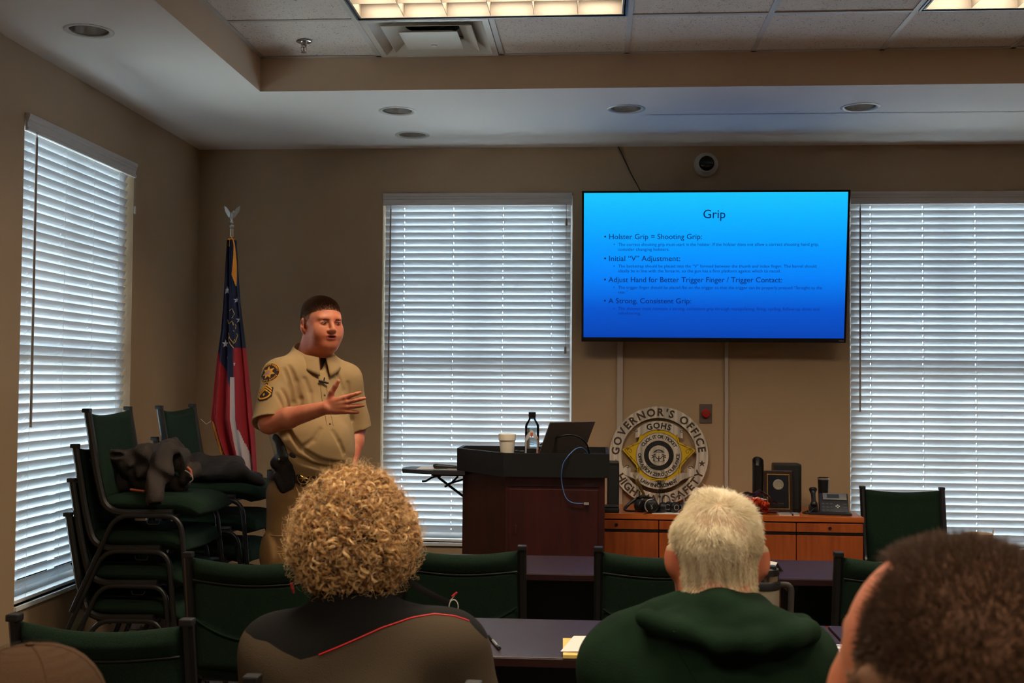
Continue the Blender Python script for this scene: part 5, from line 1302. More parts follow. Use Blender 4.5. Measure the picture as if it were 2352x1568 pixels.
# hair: short flat top, faded sides
rng = np.random.default_rng(5)
def head_roots(n, f, c, rot, keep):
    d = rng.normal(size=(n, 3)); d /= np.linalg.norm(d, axis=1, keepdims=True); loc_d = d; k = keep(d); d = d[k]
    dw = d@np.array(rot.to_3x3()).T; P = onto(f, np.array(c), dw, .03, .16); return P, dw, d
HS = SDF(); head_sdf(HS, HC, hrot, 1.03, 1.1, ears=False, face=False)
def hl(d):
    # height of the hairline by azimuth: forehead high, temples recede, sides and nape
    fr = np.clip(-d[:, 1], 0, 1); sd = np.abs(d[:, 0])
    return np.where(d[:, 1] < 0, .36+.30*fr, .36-.62*d[:, 1])
hairline = lambda d: d[:, 2] > hl(d)
P, dw, d = head_roots(56000, HS, HC, hrot, hairline)
K_ = 4; topn = np.clip((d[:, 2]-hl(d))/.45, 0, 1); Lh = .0025+.012*topn*np.clip((d[:, 2]-.4)/.35, .12, 1); Ra = np.array(hrot.to_3x3())
gd = dw*.9+(Ra@np.array([0, -.45, .35]))*topn[:, None]+rng.normal(size=dw.shape)*.14; gd /= np.linalg.norm(gd, axis=1, keepdims=True)
ts = np.linspace(0, 1, K_); pos = P[:, None]+gd[:, None]*(Lh[:, None]*ts)[..., None]; rad = (.00030+.00034*np.clip((d[:, 2]-.42)/.3, 0, 1))[:, None]*(1-.6*ts)[None]
strands('hair', pos, rad, hair_mat('hair_brown', [(66, 46, 33), (100, 72, 52), (80, 56, 40)]), pr)
P, dw, d = head_roots(30000, HS, HC, hrot, lambda d: (d[:, 2] > np.where(d[:, 1] < 0, -.1+.9*np.clip(-d[:, 1], 0, 1), -.15-.6*d[:, 1])) & (d[:, 2] < hl(d)+.08) & (d[:, 1] > -.42) & ~((d[:, 2] < .12) & (np.abs(d[:, 1]-.1) < .16)))
pos = P[:, None]+(dw+rng.normal(size=dw.shape)*.3)[:, None]*(.0032*np.linspace(0, 1, 3))[None, :, None]; rad = np.broadcast_to(.0003*(1-.5*np.linspace(0, 1, 3)), pos.shape[:2])
strands('faded_side_hair', pos, rad*.9, hair_mat('hair_stubble', [(84, 58, 42), (112, 80, 60)]), pr)
# shirt
M_shirt = mat('shirt_tan', (170, 140, 98), .85, var=.05, scale=5, bump=.12, bscale=700, spec=.25)
M_shirtd = mat('shirt_seam', (140, 114, 80), .8)
ar = SDF
Sh = SDF()
Sh.ell((0, .01, 1.37), (.198, .138, .2), .05); Sh.ell((.0, -.055, 1.17), (.190, .165, .20), .08); Sh.ell((0, .03, 1.25), (.185, .12, .23), .06)
Sh.cone(NB+Vector((0, .015, .030)), RS+Vector((.02, 0, -.005)), .078, .078, .05); Sh.cone(NB+Vector((0, .015, .030)), LS+Vector((-.02, 0, -.005)), .078, .078, .05); Sh.cone(NB, NB+Vector((0, .005, .065)), .094, .088, .02)
Sh.ell((0, .0, 1.055), (.185, .15, .05), .04)
rdir = (RE-RS).normalized(); ldir = (LE-LS).normalized()
Sh.cone(RS, RS.lerp(RE, 1.02), .074, .080, .04); Sh.cone(LS, LS.lerp(LE, .96), .070, .072, .04)
Sh.warp(lambda P: folds([((9, 4, 26), .0022, 0), ((30, -12, 16), .0016, 1), ((14, 22, -20), .0018, 2), ((38, 30, 22), .0016, .7), ((6, 14, 44), .0016, 2.9)])(P)*np.clip((1.5-P[:, 2])/.1, .3, 1))
# soft pull lines towards the waist and the elbow
Sh.warp(lambda P: .005*np.sin(60*(P[:, 2]-1.05)+P[:, 0]*25)*np.exp(-((P[:, 2]-1.085)/.03)**2))
Sh.cut((0, 0, 1.032), (0, 0, -1)); 
cutR = RS.lerp(RE, .86); 
def cutfn(P):
    c0 = np.array(cutR); n0 = np.array(rdir+IR @ Vector((-.05, .0, -.15))); n0 /= np.linalg.norm(n0); e = (P-c0)@n0
    near = np.linalg.norm(P-np.array(RE), axis=1)-.13
    return np.maximum(0, 0)*e
Sh.ell(RE+rdir*.05+(RW-RE).normalized()*.02, (.11, .11, .078), .008, None, False)
cl = LS.lerp(LE, .90); Sh.ell(cl+ldir*.10, (.1, .1, .1), .004, None, False)
Sh.cone(NB+Vector((0, -.0, .0)), NB+Vector((0, -.02, .14)), .080, .090, .01, None, False)
Sh.ell(NB+Vector((0, -.10, .045)), (.026, .055, .07), .010, None, False)
o_c = IM @ Vector((0, 0, H))
def hitS(px, py):
    d_ = (L(px, py, 5.3)-o_c).normalized(); P = np.array([o_c+d_*(4.5+i*.003) for i in range(400)]); k = int(np.argmax(Sh(P) < 0)); return Vector(P[k]), d_
def fold(pts, r0, r1, sink=.35, add=False, k=.014):
    for (a, b) in zip(pts, pts[1:]):
        pa, da = hitS(*a); pb, db = hitS(*b); FO.append((pa-da*r0*(sink if not add else -.2), pb-db*r1*(sink if not add else -.2), r0, r1, k, add))
FO = []
fold([(666, 842), (680, 875), (688, 915), (688, 952)], .008, .013); fold([(655, 850), (668, 885), (676, 925), (672, 950)], .010, .010, .6)
fold([(650, 895), (664, 925), (668, 948)], .007, .009, .6); fold([(636, 905), (652, 940), (640, 950)], .006, .007, .6)
fold([(640, 1010), (664, 1042), (700, 1062), (760, 1078)], .008, .012, .55); fold([(660, 985), (690, 1030), (735, 1058), (790, 1066)], .007, .009, .7); fold([(630, 990), (640, 1030), (650, 1060)], .010, .010, .5)
fold([(800, 880), (806, 930), (808, 965)], .006, .010, .5); fold([(770, 850), (790, 895), (797, 930)], .006, .008, .7); fold([(735, 985), (720, 1010), (690, 1030)], .007, .007, .75)
fold([(700, 870), (712, 900), (716, 925)], .006, .006, .8); fold([(765, 990), (780, 1015), (790, 1040)], .007, .007, .8)
for pa, pb, r0, r1, k, ad in FO: Sh.cone(pa, pb, r0, r1, k, None, ad)
sh = body('shirt', Sh, (-.6, -.6, .98), (.6, .5, 1.66), .0042, [M_shirt], pr)
# collar: two leaves round the neck
NC_ = NB.lerp(HC+Vector((0, .03, -.06)), .30)
def leaf(s):
    def fn(u, v):
        th = math.radians(90+s*-168*u) if s > 0 else math.radians(90+168*u)
        r = .091+.006*math.sin(PI*u)+v*(.024+.010*u); z = NC_.z+.052-.056*u-v*(.036+.050*max(0, u-.5)/.5)
        return (NC_.x+r*math.cos(th), NC_.y+.004+r*math.sin(th)*1.0-.012*u, z)
    g_ = MB().grid(fn, 22, 6); o = g_.build('collar', M_shirt, pr, smooth=80); md = o.modifiers.new('t', 'SOLIDIFY'); md.thickness = .004; return o
leaf(-1); leaf(1)
# dark undershirt wedge, placket with buttons, clip microphone
def on_shirt(x, z, off=0): 
    q = onto(Sh, np.array([[x, .0, z]]), np.array([[0, -1., 0]]), .0, .35)[0]; return Vector(q)+Vector((0, -off, 0))
q = MB(); row = [(NB.x+.014*(1-i/6)*s+.006, 1.570-.020*i) for i in range(6) for s in (-1, 1)]
v = [tuple(Vector(onto(S, np.array([[x+.010, NB.y, z]]), np.array([[0, -1., 0]]), .0, .3)[0])+Vector((0, -.004, 0))) for i, (x, z) in enumerate(row)]
MB().add(v, [(2*i, 2*i+1, 2*i+3, 2*i+2) for i in range(5)]).build('undershirt', mat('undershirt_black', (18, 15, 14), .8), pr)
q = MB(); pts = [on_shirt(NB.x+.012, 1.46-.02*i, .001) for i in range(11)]; q.tube(pts, .0012, 4); pts = [on_shirt(NB.x-.018, 1.46-.02*i, .001) for i in range(11)]; q.tube(pts, .0012, 4); q.build('placket', M_shirtd, pr)
for z in (1.40, 1.33, 1.27): 
    c_ = on_shirt(NB.x-.003, z, .002); MB().ball(c_, (.005, .0022, .005), 12).build('button', M_shirtd, pr, smooth=80)
c_ = on_shirt(NB.x-.004, at(763, 877, Y=5.1).z, .010); q = MB(); q.tube([c_+Vector((-.024, 0, .004)), c_, c_+Vector((.022, -.006, -.006))], [.005, .006, .004], 8); q.tube([c_, c_+Vector((.004, 0, .02))], .003, 6); q.build('clip_microphone', M_black, pr, smooth=60)
# sleeve patches: flat discs wrapped on the right sleeve
axs = rdir.normalized(); outw = (IR @ Vector((-.28, -.94, .12))); outw = (outw-axs*outw.dot(axs)).normalized(); sidew = -axs.cross(outw).normalized()
def patch_pt(a, b, off, t0=.0):
    """a across, b up the sleeve, metres from the patch centre"""
    base = RS-axs*0; o_ = np.array(base+axs*(t0-b)+sidew*0) ; th = a/.078
    dd = outw*math.cos(th)+sidew*math.sin(th); P = onto(Sh, np.array([o_]), np.array([dd]), .02, .14)[0]; return Vector(P)+dd*off
def patch(name, polys, m, off, t0, sub=4, parent=None):
    q = MB()
    for poly in polys:
        n = len(poly); cx_ = sum(p[0] for p in poly)/n; cz_ = sum(p[1] for p in poly)/n; v = [patch_pt(cx_, cz_, off, t0)]
        for r in range(1, sub+1): v += [patch_pt(cx_+(x-cx_)*r/sub, cz_+(z-cz_)*r/sub, off, t0) for x, z in poly]
        f = [(0, 1+i, 1+(i+1) % n) for i in range(n)]
        for r in range(sub-1): f += [(1+r*n+i, 1+(r+1)*n+i, 1+(r+1)*n+(i+1) % n, 1+r*n+(i+1) % n) for i in range(n)]
        q.add(v, f)
    return q.build(name, m, parent or pr)
M_pd = mat('patch_brown', (40, 20, 14), .8); M_py = mat('patch_gold', (214, 150, 34), .7); M_pw = mat('patch_pale', (176, 130, 110), .8)
circ = lambda r, n=28: [(r*math.cos(2*PI*i/n), r*math.sin(2*PI*i/n)) for i in range(n)]
t1 = .035
b_ = patch('shoulder_patch', [circ(.053)], M_py, .0016, t1); patch('patch_field', [circ(.0495)], M_pd, .0024, t1, parent=b_)
patch('patch_star', [star(7, .034, .018, 90)], M_py, .0032, t1, 3, b_); patch('patch_scene', [[(-.02, -.012), (.006, -.012), (.014, .006), (0, .012), (-.018, .006)]], M_pw, .0038, t1, 2, b_)
def patch_text(txt, r, size, a0, a1, inward, t0):
    g_ = MB(); arc_text(g_, txt, r, size, a0, a1, inward, 0, None, .8); v = [patch_pt(x, z, .0034, t0) for x, y, z in g_.v]; MB().add(v, g_.f).build('patch_lettering', M_py, b_)
patch_text('OGLETHORPE COUNTY', .0425, .0125, 172, 8, False, t1); patch_text("SHERIFF'S OFFICE", .0425, .0125, 196, 344, True, t1)
t2 = .135; chev = lambda z0, w=.034, th=.0085: [(-w, z0-.022), (0, z0+.006), (w, z0-.022), (w, z0-.022-th), (0, z0+.006-th), (-w, z0-.022-th)]
b2 = patch('rank_patch', [[(0, .05), (.039, .018), (.039, -.03), (.02, -.046), (0, -.05), (-.02, -.046), (-.039, -.03), (-.039, .018)]], M_pd, .0016, t2)
def quads_of(pl): # chevrons as two convex arms
    return [[pl[0], pl[1], pl[4], pl[5]], [pl[1], pl[2], pl[3], pl[4]]]
ps = []
for z0 in (.034, .021, .008): ps += quads_of(chev(z0))
arc = [(.033*math.sin(a), -.018-.024*math.cos(a*1.0)) for a in np.linspace(-1.45, 1.45, 9)]; arc2 = [(.026*math.sin(a), -.016-.018*math.cos(a)) for a in np.linspace(-1.45, 1.45, 9)]
ps += [[arc[i], arc[i+1], arc2[i+1], arc2[i]] for i in range(8)]
ps.append([(0, -.008), (.006, -.017), (0, -.026), (-.006, -.017)])
patch('chevrons', ps, M_py, .0028, t2, 2, b2)
# trousers
M_pants = mat('trousers_khaki', (140, 106, 62), .85, var=.08, scale=6, bump=.2, bscale=500)
Pt = SDF(); Pt.ell((0, .0, .98), (.185, .145, .12), .05)
for q in (-1, 1):
    Pt.cone((q*.095, .0, .92), (q*.125, .0, .52), .108, .088, .04); Pt.cone((q*.125, .0, .52), (q*.135, .02, .06), .088, .085, .03)
    Pt.ell((q*.205, .0, .68), (.026, .07, .09), .015)
Pt.warp(folds([((10, 12, 40), .002, 0), ((26, 18, 14), .003, 1)])); Pt.cut((0, 0, 1.05), (0, 0, 1)); Pt.cut((0, 0, .04), (0, 0, -1))
pt = body('trousers', Pt, (-.35, -.3, .02), (.35, .3, 1.08), .007, [M_pants], pr)
q = MB()
for zf in (.76, .60):
    pts = [Vector(onto(Pt, np.array([[0, 0, zf]]), np.array([[-math.cos(a), -math.sin(a), 0]]), .05, .4)[0])*1.0 for a in np.linspace(-.6, 1.0, 9)]; q.tube(pts, .004, 5)
q.build('pocket_flap', M_pants, pr, smooth=60)
for q in (-1, 1):
    e = SDF(); e.ell((q*.135, -.06, .045), (.052, .13, .05), .02); e.cone((q*.135, .03, .06), (q*.135, .03, .14), .055, .05, .02); e.cut((0, 0, .0), (0, 0, -1)); body('shoe', e, (q*.135-.1, -.25, -.02), (q*.135+.1, .15, .2), .008, [M_black], pr)
# belt, badge, holster with pistol
def ring_path(f, z, off, n=48): 
    a = np.linspace(0, 2*PI, n, endpoint=False); d = np.stack([np.cos(a), np.sin(a), 0*a], 1); P = onto(f, np.array([[0, 0, z]]), d, .05, .3); return [Vector(p)+Vector(dd)*off for p, dd in zip(P, d)]
zb = at(700, 1093, Y=5.2).z
def band(path, h, th):
    g_ = MB(); n = len(path); v = []
    for p in path:
        o_ = Vector((p.x, p.y, 0)).normalized()*th; v += [p+Vector((0, 0, -h)), p+Vector((0, 0, h)), p+Vector((0, 0, h))+o_, p+Vector((0, 0, -h))+o_]
    g_.add(v, [(4*i+a, 4*((i+1) % n)+a, 4*((i+1) % n)+(a+1) % 4, 4*i+(a+1) % 4) for i in range(n) for a in range(4)]); return g_
belt = band(ring_path(Pt, .99, .004), .021, .004)
dz = zb-.99; belt.v = [(x, y, z+dz) for x, y, z in belt.v]; belt.build('belt', mat('belt_leather', (60, 28, 18), .45), pr, smooth=40)
def front_pt(px, py, off, Y0=5.15):
    # point on the trousers/shirt front seen at a pixel: march along the view ray
    o_ = IM @ Vector((0, 0, H)); d_ = (L(px, py, 5.3)-o_).normalized(); P = np.array([o_+d_*(4.6+i*.002) for i in range(700)])
    dd_ = np.minimum(Sh(P), Pt(P)); k = int(np.argmax(dd_ < .002)); return Vector(P[k])-d_*off
bc = front_pt(698, 1097, .02); vd = (bc-(IM @ Vector((0, 0, H)))).normalized(); nrm = -vd+IR @ Vector((-.1, 0, 0)); nrm.z = 0; nrm.normalize()
bm4 = Matrix((Vector((0, 0, 1)).cross(nrm)*-1, -nrm, Vector((0, 0, 1)))).transposed().to_4x4(); bm4.translation = bc
b_ = MB().lathe([(.0, .006), (.030, .006), (.034, .003), (.034, -.006), (.0, -.006)], 32, mt=bm4 @ Matrix.Rotation(PI/2, 4, 'X'), cap=False).build('badge', M_black, pr, smooth=40)
q = MB(); q.lathe([(.026, .008), (.029, .0085), (.030, .006), (.025, .006)], 32, mt=bm4 @ Matrix.Rotation(PI/2, 4, 'X'), cap=False)
pts = star(7, .022, .010, 90); q.add([tuple(bm4 @ Vector((x, -.0075, z))) for x, z in pts]+[tuple(bm4 @ Vector((0, -.010, 0)))], [(i, (i+1) % 14, 14) for i in range(14)]); q.build('badge_star', M_gold, b_)
MB().ball(bm4 @ Vector((0, -.0095, 0)), (.006, .006, .006), 12).build('badge_centre', mat('badge_pale', (200, 180, 150), .3), b_, smooth=80)
for px in (676, 733):
    c_ = front_pt(px, 1097, .006); MB().box((-.008, -.006, -.026), (.008, .006, .026), mt=Matrix.Translation(c_) @ Matrix.Rotation(-RZ, 4, 'Z'), bev=.002).build('belt_keeper', mat('keeper_leather', (110, 50, 30), .5), pr)
hb = front_pt(652, 1080, .035); W3 = lambda x, y, z: hb+IR @ Vector((x, y, z))
fa = IR @ Vector((.3, 1, 0))
Hs = SDF(); Hs.cone(W3(-.006, .03, .035), W3(.008, .03, -.055), .056, .040, .01, (fa, .5)); Hs.cone(W3(-.045, .03, .03), W3(.035, .03, .05), .030, .030, .012, (fa, .6))
Hs.cone(W3(-.005, .01, .06), W3(-.030, .03, .135), .030, .024, .010, (fa, .65)); Hs.cone(W3(-.03, .03, .13), W3(-.05, .035, .145), .022, .018, .008, (fa, .6)); Hs.cone(W3(.045, .01, .08), W3(.03, .01, .03), .026, .022, .010, (fa, .7)); Hs.cone(W3(-.04, .03, -.03), W3(-.01, .03, -.085), .022, .022, .012, (fa, .6))
body('holster', Hs, tuple(hb-Vector((.15, .15, .15))), tuple(hb+Vector((.15, .15, .22))), .004, [mat('holster_black', (22, 22, 26), .35, bump=.3, bscale=120)], pr)
MB().ball(W3(-.022, -.004, .05), .006, 10).build('holster_snap', mat('snap_gold', (160, 140, 100), .4, metal=.6), pr, smooth=80)
# ------------------------------------------------------------------ seated audience
def seated(S, x, y, zsh, w, back=.12, belly=.14, seat=.49, thigh=True, arm_dy=.0):
    """torso, thighs and bent arms of a clothed seated figure, facing +y"""
    S.ell((x, y, zsh-.13), (w*.86, back, .19), .05); S.ell((x, y+.015, zsh-.33), (w*.82, belly, .22), .06); S.ell((x, y+.02, seat+.09), (w*.84, belly+.01, .13), .05)
# --- curly haired person
Yw = 2.47
wc = at(806, 1215, Y=Yw); wsh = at(806, 1440, Y=Yw).z
pw = thing('person', 'person with big curly blond hair in a black and grey jacket with red piping', 'person', (wc.x, Yw, 0))
IO = Vector((-wc.x, -Yw, 0))
def Lw(px, py, Y): return at(px, py, Y=Y)+IO
S = SDF(); hcw = Vector((0, .04, wc.z-.035)); rotb = Matrix.Rotation(PI, 4, 'Z')
head_sdf(S, hcw, rotb, 1.0, 1.0); S.cone(hcw+Vector((0, -.0, -.06)), (0, -.01, wsh+.02), .055, .062, .03); S.ell((0, .02, wsh-.12), (.15, .09, .16), .05)
sL, sR = Lw(648, 1500, Yw+.02), Lw(1036, 1492, Yw+.02); eL, eR = sL+Vector((-.055, .06, -.28)), sR+Vector((.075, .08, -.27)); wL, wR = Vector((-.20, .42, .80)), Vector((.2, .42, .80))
S.cone((0, .0, wsh-.02), sL, .05, .05, .03); S.cone((0, .0, wsh-.02), sR, .05, .05, .03)
for a, b, c in ((sL, eL, wL), (sR, eR, wR)): S.cone(a, b, .045, .04, .02); S.cone(b, c, .04, .027, .02)
hand_sdf(S, wL, (.2, 1, -.12), (0, 0, -1), (1, 0, 0)); hand_sdf(S, wR, (-.2, 1, -.12), (0, 0, -1), (-1, 0, 0))
body('body', S, (-.5, -.3, .5), (.5, .75, 1.5), .0065, [M_skin_fair], pw)
J = SDF(); J.ell((0, .0, wsh-.14), (.215, .135, .17), .06); J.ell((0, .01, wsh-.32), (.255, .155, .24), .08); J.ell((0, .02, .60), (.25, .17, .14), .05)
J.cone((0, -.01, wsh-.015), sL, .082, .074, .07); J.cone((0, -.01, wsh-.015), sR, .082, .074, .07)
J.cone(sL, eL, .078, .072, .05); J.cone(sR, eR, .078, .076, .05); J.cone(eL, wL+Vector((0, -.03, 0)), .066, .045, .03); J.cone(eR, wR+Vector((0, -.03, 0)), .066, .045, .03)
J.cone((0, .0, wsh+.01), (0, .01, wsh+.075), .085, .07, .04)
J.warp(folds([((16, 5, 9), .004, .4), ((24, 9, -20), .003, 1.7), ((9, 3, 34), .0025, 2.2)]))
J.warp(lambda P: .006*np.sin(P[:, 0]*34+P[:, 2]*-22)*np.clip((wsh-.12-P[:, 2])/.1, 0, 1))
J.cone((0, .0, wsh+.06), (0, .02, wsh+.16), .058, .062, .008, None, False)
M_jb = mat('jacket_black', (34, 32, 31), .85, bump=.15, bscale=400, spec=.2); M_jg = edge_mat('jacket_cloth', (19, 18, 18), (74, 63, 50))
jk = body('jacket', J, (-.5, -.35, .42), (.5, .6, wsh+.2), .0062, [M_jg], pw)
cv = [(545, 1476), (565, 1482), (600, 1484), (640, 1500), (690, 1515), (733, 1503), (800, 1477), (870, 1450), (930, 1435), (985, 1430), (1030, 1436), (1062, 1448), (1090, 1480), (1105, 1500), (1170, 1505)]
cvx = np.array([Lw(a, b, Yw-.12).x for a, b in cv]); cvz = np.array([Lw(a, b, Yw-.12).z for a, b in cv])
vv = np.zeros(len(jk.data.vertices)*3, np.float32); jk.data.vertices.foreach_get('co', vv); vv = vv.reshape(-1, 3); jk.data.attributes.new('panel', 'FLOAT', 'POINT').data.foreach_set('value', (vv[:, 2]-np.interp(vv[:, 0], cvx, cvz)).astype(np.float32))
def back_pt(f, x, z, off=0): 
    q = onto(f, np.array([[x, .0, z]]), np.array([[0, -1., 0]]), .0, .35)[0]; return Vector(q)+Vector((0, -off, 0))
xs_ = np.linspace(Lw(733, 1503, Yw-.12).x, Lw(1064, 1449, Yw-.12).x, 34); zs_ = np.interp(xs_, cvx, cvz); MB().tube([back_pt(J, x, z, .001) for x, z in zip(xs_, zs_)], .0019, 7).build('red_piping', mat('piping_red', (190, 20, 30), .5), pw, smooth=60)
q = MB(); a_ = Lw(1083, 1428, Yw-.05); 
MB().tube(smoothpath([Lw(938, 1335, Yw+.02), Lw(985, 1362, Yw+.05), Lw(1030, 1384, Yw+.1)], 6), .008, 6, sx=.4).build('strap', M_jb, pw, smooth=60)
p0 = at(1028, 1387, Y=3.0); g_ = thing('eyeglasses', 'red tipped eyeglasses beyond the right shoulder of the curly haired person', 'glasses', tuple(p0)); 
MB().tube([(0, 0, 0), (.022, .0, .028)], .0012, 6).build('temple_arm', M_cord, g_); MB().tube([(.012, 0, .020), (.024, 0, .031)], [.003, .0025], 8).build('temple_tip', mat('tip_red', (190, 40, 40), .4), g_)
MB().tube([(.016+.012*math.cos(a), .0, -.006+.018*math.sin(a)) for a in np.linspace(0, 2*PI, 20)], .0009, 5).build('lens_rim', M_cord, g_)
q = MB(); q.tube([Lw(668, 1338, Yw+.06), Lw(671, 1348, Yw+.06), Lw(675, 1362, Yw+.06)], [.003, .004, .002], 7); q.build('red_earring', mat('earring_red', (190, 46, 50), .4), pw, smooth=60)
# curls
Yh = .03
env = SDF(); etop = Lw(800, 1078, Yw).z; ebot = Lw(800, 1350, Yw).z; exl = Lw(668, 1290, Yw).x; exr = Lw(946, 1290, Yw).x
ecx = (exl+exr)/2; ew = (exr-exl)/2
env.ell((ecx+.0, Yh, etop-.135), (ew*.88, .135, .135), .05); env.ell((ecx, Yh-.0, ebot+.085), (ew*.97, .13, .098), .06)
fillc = SDF(); fillc.ell((ecx, Yh, etop-.135), (ew*.80, .118, .122), .05); fillc.ell((ecx, Yh+.005, ebot+.10), (ew*.84, .11, .085), .05)
body('hair_base', fillc, (-.2, -.2, ebot-.05), (.2, .25, etop+.02), .008, [mat('hair_base_brown', (74, 50, 30), .9)], pw)
rng = np.random.default_rng(11); NC = 2700
d = rng.normal(size=(NC, 3)); d /= np.linalg.norm(d, axis=1, keepdims=True); d = d[(d[:, 1] < .55)]; NC = len(d)
cen_ = np.array([ecx, Yh, (etop+ebot)/2]); tip = onto(env, cen_, d, .02, .3); root = onto(fillc, cen_, d, .02, .3)*.9+cen_*.1; K_ = 26; ts = np.linspace(0, 1, K_)
nd = grad(env, tip); 
SUB = 12; allp = []
down = np.array([0, 0, -1.])
dep = rng.uniform(-.032, .006, NC); toneC = np.clip(.68+dep*10+rng.normal(size=NC)*.3, 0, 1); tn = []  # deeper curls get a darker tone: shade put into the hair colour
anchor = tip+nd*dep[:, None]
tan = down-nd*(nd@down)[:, None]; tan += rng.normal(size=tan.shape)*.75; tan -= nd*(tan*nd).sum(1)[:, None]; tan /= np.linalg.norm(tan, axis=1, keepdims=True)+1e-9; bi = np.cross(nd, tan)
Lc = rng.uniform(.022, .055, NC); rad_h = rng.uniform(.0045, .0105, NC); turns = rng.uniform(1.0, 2.2, NC); ph = rng.uniform(0, 2*PI, NC)
for j in range(SUB):
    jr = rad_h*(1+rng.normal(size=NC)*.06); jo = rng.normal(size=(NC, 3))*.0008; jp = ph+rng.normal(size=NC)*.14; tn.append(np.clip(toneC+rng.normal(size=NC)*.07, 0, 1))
    a = jp[:, None]+2*PI*turns[:, None]*ts*(1+.06*rng.normal(size=(NC, 1))); rr = jr[:, None]*(.55+.6*np.sin(PI*np.clip(ts+.1, 0, 1)))
    base = anchor[:, None]+tan[:, None]*(Lc[:, None]*(ts-.35))[..., None]-nd[:, None]*(.012*(1-ts)**2)[None, :, None]
    p = base+nd[:, None]*(rr*np.cos(a))[..., None]+bi[:, None]*(rr*np.sin(a))[..., None]+jo[:, None]; allp.append(p)
pos = np.concatenate(allp); rad = np.broadcast_to(.00045*(1-.5*ts**2), pos.shape[:2])
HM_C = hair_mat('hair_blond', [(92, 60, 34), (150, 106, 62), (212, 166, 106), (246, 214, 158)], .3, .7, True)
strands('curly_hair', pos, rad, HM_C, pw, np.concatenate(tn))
# loose fly-away hairs
n = 3200; d = rng.normal(size=(n, 3)); d /= np.linalg.norm(d, axis=1, keepdims=True); tip = onto(env, cen_, d, .02, .3); nd = grad(env, tip); tan = rng.normal(size=nd.shape); tan /= np.linalg.norm(tan, axis=1, keepdims=True); bi = np.cross(nd, tan)
a = 2*PI*ts[None]*rng.uniform(.8, 2.4, (n, 1))+rng.uniform(0, 6, (n, 1)); r_ = rng.uniform(.004, .014, (n, 1)); p = tip[:, None]-nd[:, None]*.01+nd[:, None]*(ts*.03*rng.uniform(.3, 1.2, (n, 1)))[..., None]+tan[:, None]*(r_*np.cos(a))[..., None]+bi[:, None]*(r_*np.sin(a))[..., None]
strands('flyaway_hair', p, np.full(p.shape[:2], .00018), HM_C, pw, np.full(n, .8))
# --- white haired man in a green hooded top
Yg = 2.22
gc = at(1648, 1258, Y=Yg); gsh = at(1648, 1440, Y=Yg).z
pg = thing('person', 'man with short white hair in a dark green hooded top, seen from behind', 'person', (gc.x, Yg, 0)); IO = Vector((-gc.x, -Yg, 0))
def Lg(px, py, Y): return at(px, py, Y=Y)+IO
rotg = Matrix.Rotation(PI+.03, 4, 'Z') @ Matrix.Rotation(.10, 4, 'X')
hcg = Vector((0, .02, at(1650, 1255, Y=Yg).z-.022)); S = SDF(); Tg = head_sdf(S, hcg, rotg, 1.0, 1.03)
for q in (-1, 1): S.ell(Tg(q*.088, .016, -.005), (.007, .013, .028), .006, rotg @ Matrix.Rotation(q*.7, 4, 'Z'))
S.cone(hcg+Vector((0, -.02, -.05)), (0, -.02, gsh+.03), .069, .071, .03); S.ell((0, -.045, hcg.z-.10), (.055, .05, .05), .03); S.ell((0, .02, gsh-.12), (.15, .09, .16), .05)
sL, sR = Lg(1430, 1518, Yg+.02), Lg(1822, 1516, Yg+.02); eL, eR = sL+Vector((-.05, .05, -.27)), sR+Vector((.05, .05, -.27)); wL, wR = Vector((-.17, .42, .80)), Vector((.17, .42, .80))
S.cone((0, .0, gsh-.02), sL, .05, .05, .03); S.cone((0, .0, gsh-.02), sR, .05, .05, .03)
for a, b, c in ((sL, eL, wL), (sR, eR, wR)): S.cone(a, b, .045, .04, .02); S.cone(b, c, .04, .027, .02)
hand_sdf(S, wL, (.25, 1, -.12), (0, 0, -1), (1, 0, 0)); hand_sdf(S, wR, (-.25, 1, -.12), (0, 0, -1), (-1, 0, 0))
M_skin_r = mat('skin_ruddy', (206, 128, 96), .5, rgb2=(184, 96, 70), scale=22, spec=.4)
bg_ = body('body', S, (-.5, -.3, .5), (.5, .75, 1.5), .0045, [M_skin_r, mat('white_hair_scalp', (186, 156, 124), .7)], pg)
cc = centers(bg_); ll = (cc-np.array(hcg))@np.array(rotg.to_3x3()); ll /= np.linalg.norm(ll, axis=1, keepdims=True); set_mats(bg_, ((ll[:, 2] > .12) & (ll[:, 1] > -.5)).astype(int))
Jh = SDF(); Jh.ell((0, .0, gsh-.12), (.20, .125, .16), .06); Jh.ell((0, .01, gsh-.32), (.215, .14, .23), .08); Jh.ell((0, .02, .60), (.22, .16, .14), .05)
Jh.cone((0, -.01, gsh-.02), sL, .075, .068, .07); Jh.cone((0, -.01, gsh-.02), sR, .075, .068, .07)
Jh.cone(sL, eL, .07, .066, .05); Jh.cone(sR, eR, .07, .066, .05); Jh.cone(eL, wL+Vector((0, -.03, 0)), .058, .042, .03); Jh.cone(eR, wR+Vector((0, -.03, 0)), .058, .042, .03)
